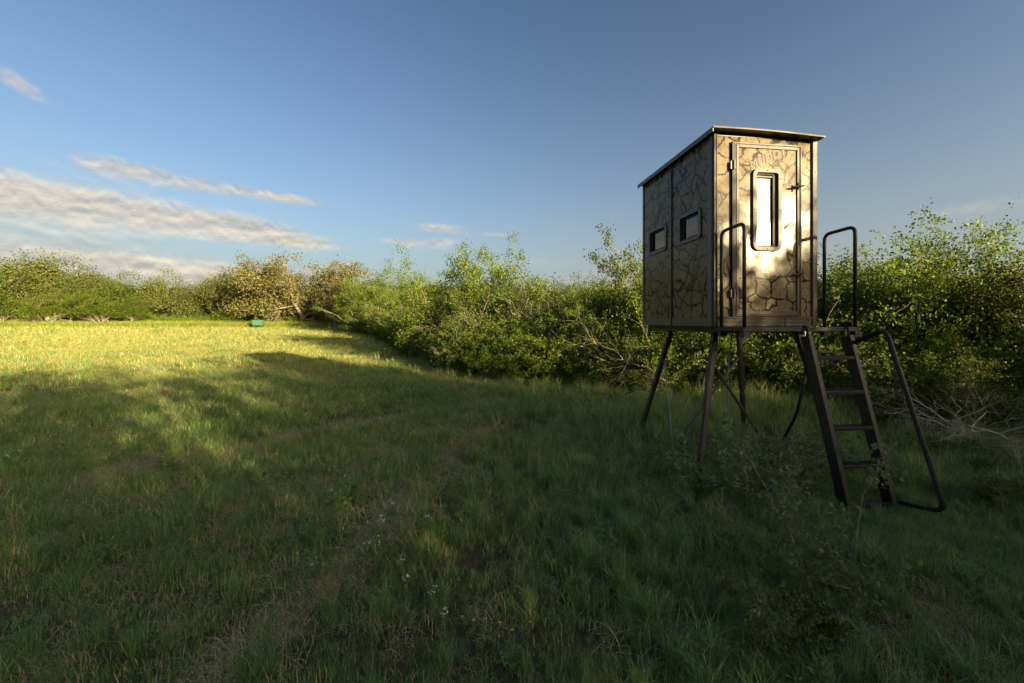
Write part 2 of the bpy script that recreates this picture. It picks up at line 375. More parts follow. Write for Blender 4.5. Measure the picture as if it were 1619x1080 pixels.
# left side: two printed panels, each with a window
for (b0, b1, w0, w1) in ((.092, .790, .195, .65), (.828, D_ - .04, .923, 1.411)):
    mb = MB(); wall_with_hole(mb, 'y', b0, b1, SK, ZT, .004, .03, (w0 + .03, w1 - .03, 2.475 + .03, 2.82 - .03)); mb.build('side_panel', M['mud'], blind)
    cu, cz, ww, hh = (w0 + w1) / 2, (2.475 + 2.82) / 2, w1 - w0, 2.82 - 2.475
    mb = MB(); ring(mb, 'y', cu, cz, ww, hh, .042, .06, -.012, .045); fr_ = mb.build('window_frame', M['trim_dark'], blind, .003)
    mb = MB(); ring(mb, 'y', cu, cz, ww - .085, hh - .085, .022, .03, .02, .07); mb.build('gasket', M['black'], fr_)
    mb = MB(); mb.box(.030, .035, cu - ww / 2 + .05, cu + ww / 2 - .05, cz - hh / 2 + .05, cz + hh / 2 - .05); mb.build('pane', M['pane'], fr_)
    mb = MB(); mb.box(.018, .029, cu + ww / 2 - .085, cu + ww / 2 - .055, cz - hh / 2 + .055, cz + hh / 2 - .055); mb.build('window_jamb', M['black'], fr_)
    for (du, dz) in [(-.5, -.5), (0, -.5), (.5, -.5), (-.5, .5), (0, .5), (.5, .5), (-.5, 0), (.5, 0)]:
        mb = MB(); u_ = cu + du * (ww - .045) * (.86 if dz else 1); z_ = cz + dz * (hh - .045) * (.8 if (du and not dz) else 1)
        dome(mb, 'y', u_, z_, -.0122, .009); mb.build('rivet', M['bolt'], fr_)
# side trims
mb = MB(); mb.box(-.006, .05, 0, .088, Z0, ZT); mb.box(-.012, -.0062, .006, .03, Z0, ZT - .005); mb.build('corner_post', M['trim_dark'], blind, .002)
mb = MB(); mb.box(-.006, .03, .792, .826, Z0, ZT); mb.box(-.014, -.0062, .801, .817, Z0, ZT); mb.build('centre_trim', M['trim_dark'], blind, .002)
mb = MB(); mb.box(-.006, .05, D_ - .038, D_, Z0, ZT); mb.build('corner_post', M['trim_dark'], blind, .002)
for b0, b1 in ((.09, .79), (.828, D_ - .04)):
    mb = MB(); mb.box(-.003, .03, b0, b1, Z0, SK - .002); mb.box(-.009, -.0032, b0 + .01, b1 - .01, Z0 + .03, Z0 + .045); mb.build('skirt_panel', M['trim_dark'], blind, .002)
for z_ in (1.7, 2.3, 2.75, 3.2):
    for b_ in (.06, D_ - .02):
        mb = MB(); dome(mb, 'y', b_, z_, -.0062, .009); mb.build('rivet', M['bolt'], blind)
# front face
DL, DR, DB, DT = .216, .983, 1.637, 3.42
mb = MB(); mb.box(.046, DL - .012, .004, .03, SK + .01, ZT); mb.build('front_panel', M['mud'], blind)
mb = MB(); mb.box(DR + .008, 1.112, .004, .03, SK + .01, ZT - .02); mb.build('front_panel', M['mud'], blind)
mb = MB(); mb.box(DL - .012, DR + .008, .004, .03, DT + .008, ZT); mb.build('front_panel', M['mud'], blind)
mb = MB(); mb.box(.0, .046, -.010, -.0005, Z0, ZT); mb.box(.006, .014, -.018, -.0102, Z0, ZT); mb.box(.030, .040, -.018, -.0102, Z0, ZT); mb.build('corner_trim', M['trim'], blind, .002)
mb = MB(); mb.box(1.112, W_, -.010, .05, Z0, ZT - .02); mb.box(1.118, 1.128, -.017, -.0102, Z0, ZT - .02); mb.build('corner_trim', M['trim'], blind, .002)
for a0, a1 in ((.046, .80), (.808, 1.112)):
    mb = MB(); mb.box(a0, a1, -.006, .03, Z0, SK + .008); mb.box(a0, a1, -.014, -.0062, Z0 + .045, Z0 + .056); mb.box(a0, a1, -.016, -.0062, SK - .01, SK + .006); mb.build('skirt_panel', M['trim'], blind, .002)
mb = MB(); mb.box(DL - .014, DL + .006, -.022, .02, DB - .01, DT + .004); mb.build('door_gasket', M['black'], blind)
# door
FW = .052
mb = MB(); a0, a1, h0, h1 = DL + .008, DR, 2.35, 3.11
wall_with_hole(mb, 'x', a0 + FW, a1 - FW, DB + FW, DT - FW, -.010, .02, (.47, .705, h0, h1)); door = mb.build('door', M['mud'], blind)
mb = MB()
mb.box(a0, a0 + FW, -.022, .02, DB, DT); mb.box(a1 - FW, a1, -.022, .02, DB, DT)
mb.box(a0 + FW, a1 - FW, -.022, .02, DB, DB + FW); mb.box(a0 + FW, a1 - FW, -.022, .02, DT - FW, DT)
mb.box(a0 + .016, a0 + .022, -.030, -.0222, DB + .016, DT - .016); mb.box(a1 - .022, a1 - .016, -.030, -.0222, DB + .016, DT - .016)
mb.box(a0 + .022, a1 - .022, -.030, -.0222, DT - .022, DT - .016); mb.box(a0 + .022, a1 - .022, -.030, -.0222, DB + .016, DB + .022)
mb.build('door_frame', M['trim'], door, .002)
cu, cz, ww, hh = (.421 + .750) / 2, (2.31 + 3.16) / 2, .329, .85
mb = MB(); ring(mb, 'x', cu, cz, ww, hh, .045, .07, -.034, .03); mb.build('window_frame', M['trim'], door, .004)
mb = MB(); ring(mb, 'x', cu, cz, ww - .088, hh - .088, .014, .03, -.012, .05); mb.build('gasket', M['black'], door)
mb = MB(); mb.box(cu - ww / 2 + .05, cu + ww / 2 - .052, .012, .017, cz - hh / 2 + .05, cz + hh / 2 - .05); mb.build('pane', M['pane'], door)
mb = MB(); mb.box(cu + ww / 2 - .085, cu + ww / 2 - .052, -.008, .0115, cz - hh / 2 + .052, cz + hh / 2 - .052); mb.build('window_jamb', M['black'], door)
mb = MB(); mb.box(cu - ww / 2 + .056, cu + ww / 2 - .09, -.004, .0115, cz + hh / 2 - .085, cz + hh / 2 - .068); mb.build('blind_rail', M['trim'], door)
for (du, dz) in [(0, -.5), (0, .5), (-.5, -.4), (.5, -.4), (-.5, .4), (.5, .4), (-.5, 0), (.5, 0)]:
    mb = MB(); dome(mb, 'x', cu + du * (ww - .045), cz + dz * (hh - .045), -.0342, .009); mb.build('rivet', M['bolt'], door)
for z_ in (2.98, 2.07):
    mb = MB(); mb.tube([(.915, -.022, z_), (.915, -.055, z_)], .014); mb.tube([(.915, -.052, z_), (.955, -.056, z_ + .006), (.985, -.05, z_ + .012)], .008, 8)
    mb.tube([(.915, -.052, z_), (.87, -.058, z_ - .004), (.845, -.05, z_ - .006)], [.012, .009, .005], 8); mb.tube([(.915, -.05, z_ - .035), (.915, -.05, z_ + .035)], .007, 8)
    mb.build('latch_handle', M['black'], door, smooth=True)
for z_ in (3.18, 1.87):
    mb = MB(); mb.tube([(DL - .004, -.032, z_ - .045), (DL - .004, -.032, z_ + .045)], .013); mb.box(DL - .035, DL - .006, -.027, -.0225, z_ - .04, z_ + .04); mb.build('hinge', M['trim_dark'], door)
for (u_, z_) in [(.02, 2.95), (.02, 2.45), (.02, 1.8), (1.15, 3.15), (1.15, 2.85), (1.15, 2.5), (1.15, 2.2), (1.07, 1.6), (.6, DT - .03)]:
    mb = MB(); dome(mb, 'x', u_, z_, -.0105 if u_ != .6 else -.0225, .008); mb.build('rivet', M['bolt'], blind)
def lettering(txt, size, mat, loc, rot, shear, parent, off=.0, name='brand_lettering'):
    cu_ = bpy.data.curves.new(name, 'FONT'); cu_.body = txt; cu_.size = size; cu_.align_x = 'CENTER'; cu_.align_y = 'CENTER'
    cu_.extrude = .0008; cu_.offset = off; cu_.shear = shear; cu_.space_character = 1.12; cu_.materials.append(mat)
    tmp = bpy.data.objects.new(name, cu_); C.objects.link(tmp)
    me = bpy.data.meshes.new_from_object(tmp.evaluated_get(bpy.context.evaluated_depsgraph_get())); bpy.data.objects.remove(tmp)
    o = bpy.data.objects.new(name, me); link(o, parent); o.location = loc; o.rotation_euler = rot
    return o
lettering('MUDDY', .115, M['letter'], (.60, -.0113, 3.27), (RAD(90), RAD(-24), 0), .2, door, .010)
o = lettering('MUDDY', .115, M['letter_light'], (.60, -.0135, 3.27), (RAD(90), RAD(-24), 0), .2, door, -.0005)
for b_, z_ in ((.36, 2.05), (1.15, 2.95)):
    lettering('MUDDY', .10, M['letter'], (.0022, b_, z_), (RAD(90), RAD(-48), RAD(-90)), .2, blind, .004)
# far and right walls, floor, inside
mb = MB(); mb.box(.05, W_ - .03, D_ - .03, D_, Z0, ZT); mb.build('back_panel', M['mud'], blind)
mb = MB(); mb.box(W_ - .03, W_, .05, D_, Z0, ZT - .02); mb.build('side_panel', M['mud'], blind)
mb = MB(); mb.box(.055, W_ - .034, D_ - .036, D_ - .032, Z0 + .032, ZT - .01); mb.box(W_ - .036, W_ - .032, .052, D_ - .037, Z0 + .032, ZT - .03); mb.build('shade_liner', M['inside'], blind)  # near-black sheets added over the inner walls so the interior looks unlit
mb = MB(); mb.box(.031, W_ - .031, .031, D_ - .031, Z0, Z0 + .03); mb.build('floor_panel', M['inside'], blind)
# roof: thin bowed sheet with a lip
mb = MB(); na_ = 14; xs = np.linspace(-.06, W_ + .008, na_); ysr = (-.095, D_ + .05)
vs = []
for dz in (0, .010):
    for y_ in ysr:
        for x_ in xs:
            u = (x_ + .06) / (W_ + .09); vs.append((x_, y_, 3.516 - .034 * u + .012 * math.sin(math.pi * u) + dz))
q = lambda k, j, i: (k * 2 + j) * na_ + i
fs = []
for i in range(na_ - 1):
    fs += [(q(1, 0, i), q(1, 0, i + 1), q(1, 1, i + 1), q(1, 1, i)), (q(0, 0, i), q(0, 1, i), q(0, 1, i + 1), q(0, 0, i + 1)),
           (q(0, 0, i), q(0, 0, i + 1), q(1, 0, i + 1), q(1, 0, i)), (q(0, 1, i), q(1, 1, i), q(1, 1, i + 1), q(0, 1, i + 1))]
fs += [(q(0, 0, 0), q(1, 0, 0), q(1, 1, 0), q(0, 1, 0)), (q(0, 0, na_ - 1), q(0, 1, na_ - 1), q(1, 1, na_ - 1), q(1, 0, na_ - 1))]
mb.add(vs, fs); roof = mb.build('roof', M['trim_dark'], blind)
mb = MB()
for i in range(na_ - 1):
    mb.add([(xs[i], -.1, vs[i][2] - .002), (xs[i + 1], -.1, vs[i + 1][2] - .002), (xs[i + 1], -.1, vs[i + 1][2] + .013), (xs[i], -.1, vs[i][2] + .013),
            (xs[i], -.085, vs[i][2] + .0135), (xs[i + 1], -.085, vs[i + 1][2] + .0135)], [(0, 1, 2, 3), (3, 2, 5, 4)])
mb.build('drip_edge', M['trim'], roof)
mb = MB(); mb.box(-.059, -.050, -.09, D_ + .045, 3.478, 3.523); mb.build('roof_lip', M['trim_dark'], roof)
mb = MB(); mb.box(-.002, W_, .0, .03, ZT - .018, 3.535); mb.box(-.002, .03, .03, D_, ZT - .0, 3.535); mb.box(W_ - .03, W_, .03, D_, ZT - .02, 3.51); mb.box(.03, W_ - .03, D_ - .03, D_, ZT, 3.51); mb.build('head_trim', M['trim_dark'], roof)

# ------------------------------------------------------------------ tower with porch and ladder
tower = empty('steel_tower', A0, ROT)
tag(tower, 'dark steel tower with splayed legs, porch rails and ladder carrying the box blind', 'tower')
def L(p): # world -> tower local
    p = Vector(p) - A0; c_, s_ = math.cos(-ROT), math.sin(-ROT)
    return Vector((p.x * c_ - p.y * s_, p.x * s_ + p.y * c_, p.z))
mb = MB(); mb.box(.05, 1.14, .05, D_ - .06, 1.508, 1.530); mb.build('floor_deck', M['steel'], tower)
mb = MB()
mb.box(.10, .14, .09, 1.48, 1.462, 1.506); mb.box(1.07, 1.11, .09, 1.48, 1.462, 1.506); mb.box(.141, 1.069, 1.10, 1.14, 1.462, 1.506); mb.box(.141, 1.069, .16, .20, 1.462, 1.506)
mb.build('floor_frame', M['steel'], tower, .003)
mb = MB()
mb.box(.03, 1.25, -.40, -.36, 1.488, 1.528); mb.box(.03, .07, -.36, .018, 1.488, 1.528); mb.box(1.21, 1.25, -.36, .018, 1.488, 1.528)
mb.box(.07, 1.21, -.022, .018, 1.488, 1.526)
mb.build('porch_frame', M['steel'], tower, .003)
for k in range(7):
    y_ = -.345 + k * .045; mb = MB(); mb.box(.072, 1.208, y_, y_ + .03, 1.508, 1.524); mb.build('deck_slat', M['steel'], tower, .002)
for a_ in (.065, 1.222):
    mb = MB(); p_ = fillet([(a_, -.045, 1.44), (a_, -.045, 2.49), (a_, -.375, 2.50), (a_, -.375, 1.44)], .07); mb.tube(p_, .0165, 10); hr = mb.build('handrail', M['steel'], tower, smooth=True)
    for y_ in (-.375, -.045):
        mb = MB(); mb.box(a_ - .028, a_ + .05, y_ - .026, y_ + .026, 1.435, 1.487); mb.build('rail_bracket', M['steel'], hr, .003)
legs = [((.14, .178, 1.45), L((1.80, 3.86, -.02))), ((.14, 1.09, 1.45), L((1.71, 5.42, -.05))), ((1.085, 1.07, 1.45), L((3.21, 5.50, -.05))), ((1.12, .178, 1.45), L((3.43, 4.15, -.02)))]
for p0, p1 in legs:
    mb = MB(); p0 = Vector(p0); mb.bar(p0, p0.lerp(p1, .52), .056, .056); mb.bar(p0.lerp(p1, .50), p1, .046, .046)
    lg = mb.build('leg', M['steel'], tower, .004)
    mb = MB(); mb.box(p0.x - .045, p0.x + .045, p0.y - .045, p0.y + .045, 1.446, 1.461); mb.build('mounting_plate', M['steel'], lg, .003)
    for f_ in (.06, .12, .47):
        c_ = p0.lerp(p1, f_); mb = MB(); mb.tube([c_ + Vector((-.045, 0, 0)), c_ + Vector((.045, 0, 0))], .009, 8); mb.build('bolt', M['bolt'], lg)
def onleg(i, z): 
    p0, p1 = Vector(legs[i][0]), legs[i][1]; u = (p0.z - z) / (p0.z - p1.z); return p0.lerp(p1, u)
mb = MB(); mb.bar(onleg(0, 1.12) + Vector((.03, 0, 0)), L((2.80, 4.08, .02)), .012, .038); mb.build('brace', M['trim'], tower)
mb = MB(); mb.bar(onleg(2, 1.10) + Vector((-.03, .0, 0)), L((2.06, 4.98, .06)), .012, .042); mb.build('brace', M['steel'], tower)
mb = MB(); mb.tube(fillet([L((3.30, 4.45, 1.10)), L((3.30, 4.62, .50)), L((3.31, 4.88, .12))], .15), .017, 8); mb.build('brace', M['steel'], tower, smooth=True)
# ladder
lad = empty('ladder', (0, 0, 0)); lad.parent = tower
LT = lambda a, u, off=0.0: Vector((a, -.405 - .40 * u - off * .966, 1.475 * (1 - u) + off * .26 * -1))
for a_ in (.665, 1.095):
    mb = MB(); mb.bar(LT(a_, .02), LT(a_, 1.0), .045, .095); mb.build('ladder_rail', M['steel'], lad, .004)
    mb = MB(); mb.tube(fillet([(a_ + .002, -.36, 1.46), (a_ + .002, -.385, 1.545), (a_ + .002, -.425, 1.52), LT(a_ + .002, .05)], .03), .011, 8); mb.build('hook', M['steel'], lad, smooth=True)
for u in (.155, .36, .565, .77):
    p_ = LT(.88, u); mb = MB(); mb.box(.69, 1.071, p_.y - .045, p_.y + .045, p_.z - .018, p_.z + .015); rg = mb.build('rung', M['steel'], lad, .004)
    mb = MB()
    for k in range(12):
        x_ = .705 + k * .031; mb.box(x_, x_ + .014, p_.y - .04, p_.y + .04, p_.z + .0152, p_.z + .020)
    mb.build('grip_ridges', M['steel'], lad)
mb = MB(); mb.bar(LT(.69, .985), LT(1.07, .985), .04, .04, (0, 0, 1)); mb.build('foot_bar', M['steel'], lad, .003)
r0 = LT(1.115, .075); r3 = LT(1.115, .965)
mb = MB(); mb.tube(fillet([r0, Vector((1.125, -.735, 1.525)), Vector((1.135, -1.165, .125)), Vector((1.125, r3.y, .045))], .09, 6), .0185, 10); mb.build('handrail', M['steel'], lad, smooth=True)
# anchor cords hanging from the tower
def cord(pts, r):
    mb = MB(); mb.tube([L(p) for p in pts], r, 6); return mb.build('anchor_cord', M['rope'], tower, smooth=True)
cord([(1.93, 5.05, 1.08), (1.925, 4.9, .6), (1.86, 4.6, .05)], .0085)
cord([(2.51, 4.55, 1.47), (2.48, 4.58, .95), (2.49, 4.6, .5), (2.44, 4.6, .08)], .0075)
mb = MB(); mb.tube([L((2.49, 4.6, .50)), L((2.478, 4.6, .42)), L((2.482, 4.6, .34))], [.010, .014, .010], 8); mb.build('cord_knot', M['rope'], tower, smooth=True)

# ------------------------------------------------------------------ trees and shrubs
def unit(v): return v / (np.linalg.norm(v) + 1e-9)
def grow_tree(seed, H, stems, lean, maxlev, kids, leaf, per_m, spread_l=.07, leaflev=2, gnarl=.16, up=.10, trunk_r=.07, bare_frac=.1, len_k=(.5, .8), first=.25, wid=.34, droop=0.0, clump=0, clump_r=.1, floor=0.0):
    """returns (wood verts, quads, leaf verts, quads): stems branch again and again, leaves sit round the twigs"""
    rg = np.random.default_rng(seed); wv, wf, nv = [], [], 0; lp = []
    cs = {0: 7, 1: 5, 2: 4, 3: 3, 4: 3}
    def limb(p, d, Lh, r, lev):
        nonlocal nv
        n = max(3, int(Lh / (.16 if lev > 1 else .22) / max(H / 3.5, .6))); n = min(n, 12)
        pts = [p]; dirs = [d]
        for i in range(n):
            d = unit(d + rg.normal(0, gnarl, 3) + np.array([0, 0, up if lev < 2 else up * .4 - droop])); p = p + d * Lh / n; pts.append(p); dirs.append(d)
        pts = np.array(pts); rr = np.linspace(r, r * (.5 if lev < maxlev else .25), n + 1)
        k = cs.get(lev, 3); a = unit(np.cross(dirs[0], [.3, .5, .8])); th = np.arange(k) * 2 * np.pi / k
        ring_ = []
        for i in range(n + 1):
            dd = dirs[i]; a = unit(a - dd * a.dot(dd)); b = np.cross(dd, a)
            ring_.append(pts[i] + rr[i] * (np.cos(th)[:, None] * a + np.sin(th)[:, None] * b))
        wv.append(np.concatenate(ring_)); base = nv; nv += (n + 1) * k
        i_, j_ = np.meshgrid(np.arange(n), np.arange(k), indexing='ij')
        q0 = base + i_ * k + j_; q1 = base + i_ * k + (j_ + 1) % k
        wf.append(np.stack([q0, q1, q1 + k, q0 + k], -1).reshape(-1, 4))
        if lev >= maxlev - leaflev + 1 and leaf > 0 and rg.random() > bare_frac:
            m_ = rg.poisson(per_m * Lh * (1.0 if lev == maxlev else .5))
            if m_:
                u = rg.uniform(.1, 1, m_) ** .8 * n; i0 = np.minimum(u.astype(int), n - 1); fr_ = (u - i0)[:, None]
                c_ = pts[i0] * (1 - fr_) + pts[i0 + 1] * fr_ + rg.normal(0, spread_l, (m_, 3)); lp.append(c_)
        if clump and lev == maxlev - 1 and rg.random() > bare_frac:
            m_ = rg.poisson(clump)
            if m_: lp.append(pts[-1] + rg.normal(0, clump_r, (m_, 3)) * np.array([1, 1, .75]))
        if lev < maxlev:
            for c in range(kids[lev]):
                f_ = rg.uniform(first if lev else .35, 1.0) if c else 1.0
                i0 = min(int(f_ * n), n); pp = pts[i0]; dd = dirs[i0]
                side = unit(np.cross(dd, rg.normal(0, 1, 3))); ang = rg.uniform(.45, 1.15) if c else rg.uniform(.1, .4)
                nd_ = unit(dd * math.cos(ang) + side * math.sin(ang))
                limb(pp, nd_, Lh * rg.uniform(*len_k), rr[i0] * rg.uniform(.5, .75), lev + 1)
    for s_ in range(stems):
        az_ = 2 * math.pi * s_ / stems + rg.uniform(-.5, .5); ln = rg.uniform(lean * .5, lean * 1.2)
        d0 = unit(np.array([math.cos(az_) * ln, math.sin(az_) * ln, 1.0]))
        limb(np.array([math.cos(az_) * .06, math.sin(az_) * .06, -.08]), d0, H * .42 * rg.uniform(.8, 1.15), trunk_r * rg.uniform(.7, 1.1), 0)
    wv = np.concatenate(wv); wf = np.concatenate(wf)
    if lp:
        c = np.concatenate(lp)
        if floor: c = c[c[:, 2] > floor + rg.normal(0, .12 * floor, len(c))]
        m_ = len(c)
        c[:, 2] = np.maximum(c[:, 2], .03)
        a = rg.normal(0, 1, (m_, 3)); a[:, 2] += .3; a /= np.linalg.norm(a, axis=1)[:, None]
        b = np.cross(a, rg.normal(0, 1, (m_, 3))); b /= np.linalg.norm(b, axis=1)[:, None] + 1e-9
        s_ = leaf * rg.uniform(.6, 1.35, m_)[:, None]
        lv = np.stack([c, c + a * s_ * .55 + b * s_ * wid, c + a * s_, c + a * s_ * .5 - b * s_ * wid], 1).reshape(-1, 3)
        lf = np.arange(m_ * 4).reshape(-1, 4)
    else: lv = lf = None
    top = wv[:, 2].max() if lv is None else np.percentile(lv[:, 2], 99.4)
    return wv / top, wf, (None if lv is None else lv / top), lf     # height 1: scaled when placed
KINDS = {}
def kind(name, wood, leafm, **kw):
    seeds = kw.pop('seeds'); KINDS[name] = []
    for s_ in seeds:
        wv, wf, lv, lf = grow_tree(s_, **kw)
        wm = np_mesh(name + '_wood', wv, wf, [M[wood]], smooth=True)
        lm = None if lv is None else np_mesh(name + '_leaves', lv, lf, [M[leafm]])
        KINDS[name].append((wm, lm))
# near kinds, natural height ~3.5 m (leaf size given at that height)
kind('huisache', 'bark_pale', 'leaf_huisache', seeds=(1, 2, 3), H=3.6, stems=5, lean=.75, maxlev=4, kids=[5, 4, 4, 3], leaf=.048, per_m=42, spread_l=.03, trunk_r=.055, up=.07, first=.2, clump=50, clump_r=.095, len_k=(.5, .72), bare_frac=.25)
kind('brush', 'bark_pale', 'leaf_dark', seeds=(5, 6, 7), H=3.2, stems=7, lean=.95, maxlev=4, kids=[4, 4, 4, 3], leaf=.044, per_m=52, spread_l=.05, trunk_r=.045, up=.03, gnarl=.22, first=.1, bare_frac=.3, clump=18, clump_r=.09)
kind('clumpy', 'bark', 'leaf_huisache', seeds=(9, 10), H=3.8, stems=3, lean=.5, maxlev=4, kids=[5, 5, 4, 3], leaf=.050, per_m=24, spread_l=.035, trunk_r=.07, up=.08, first=.35, bare_frac=.15, clump=85, clump_r=.12, len_k=(.48, .7))
kind('open', 'bark', 'leaf_huisache', seeds=(61, 62), H=4.5, stems=3, lean=.45, maxlev=4, kids=[5, 4, 3, 3], leaf=.09, per_m=10, spread_l=.06, trunk_r=.07, up=.08, first=.35, bare_frac=.42, clump=29, clump_r=.17, len_k=(.5, .72))
kind('sparse', 'bark', 'leaf_oak', seeds=(12, 13), H=4.2, stems=2, lean=.25, maxlev=4, kids=[6, 4, 4, 3], leaf=.055, per_m=120, spread_l=.06, trunk_r=.06, up=.12, first=.3, bare_frac=.12, len_k=(.4, .65))
kind('dead', 'bark_pale', None, seeds=(15, 16, 17), H=3.4, stems=4, lean=.9, maxlev=4, kids=[5, 4, 4, 3], leaf=0, per_m=0, trunk_r=.036, up=.02, gnarl=.24, first=.2)
# far kinds, natural height ~7 m
kind('oak', 'bark', 'leaf_oak', seeds=(21, 22, 23), H=7, stems=3, lean=.7, maxlev=4, kids=[5, 5, 4, 3], leaf=.115, per_m=16, spread_l=.14, trunk_r=.16, up=.04, first=.2, bare_frac=.08, clump=85, clump_r=.34, len_k=(.45, .68))
kind('moss_oak', 'bark', 'leaf_moss', seeds=(25, 26), H=7, stems=4, lean=.6, maxlev=4, kids=[5, 5, 4, 3], leaf=.125, per_m=10, spread_l=.14, trunk_r=.17, up=.03, first=.2, bare_frac=.14, droop=.05, clump=58, clump_r=.28, floor=.9, len_k=(.45, .68))
kind('mesquite', 'bark_mid', 'leaf_mesquite', seeds=(31, 32, 33), H=4.6, stems=4, lean=.5, maxlev=4, kids=[4, 4, 4, 3], leaf=.10, per_m=16, spread_l=.10, trunk_r=.10, up=.02, first=.5, bare_frac=.08, clump=60, clump_r=.2, floor=1.5, len_k=(.48, .7))
kind('low_shrub', 'bark', 'leaf_huisache', seeds=(41, 42), H=1.4, stems=9, lean=1.1, maxlev=3, kids=[5, 4, 4], leaf=.042, per_m=150, spread_l=.035, trunk_r=.02, up=.05, first=.05, leaflev=3)
kind('low_dark', 'bark_pale', 'leaf_dark', seeds=(44, 45), H=1.4, stems=9, lean=1.2, maxlev=3, kids=[5, 4, 4], leaf=.038, per_m=130, spread_l=.035, trunk_r=.018, up=.0, first=.05, leaflev=3, gnarl=.22)
used = {}
def plant(kname, pos, height, rz, label, cat='tree', group=None, name=None, wide=1.0, var=None):
    protos = KINDS[kname]; i = used.get(kname, 0); used[kname] = i + 1
    wm, lm = protos[(i if var is None else var) % len(protos)]
    root = empty(name or {'dead': 'dead_tree', 'oak': 'oak_tree', 'moss_oak': 'oak_tree', 'mesquite': 'mesquite_tree', 'low_shrub': 'shrub', 'low_dark': 'shrub', 'brush': 'brush_tree', 'huisache': 'acacia_tree', 'clumpy': 'acacia_tree', 'sparse': 'thin_tree', 'open': 'acacia_tree'}[kname], pos, rz)
    root.scale = (height * wide, height * wide, height)
    tag(root, label, cat, group)
    for nm, me in (('trunk', wm), ('crown', lm)):
        if me is not None: link(bpy.data.objects.new(nm, me), root)
    return root
def at(px, d, dz=0.0):
    x = (px - 809.5) / F * d; return (x, d, GZ(x, d) + dz)
def top_h(px, d, ytop):
    p_ = at(px, d); return EYE + (HORIZON - ytop) / F * d - p_[2]
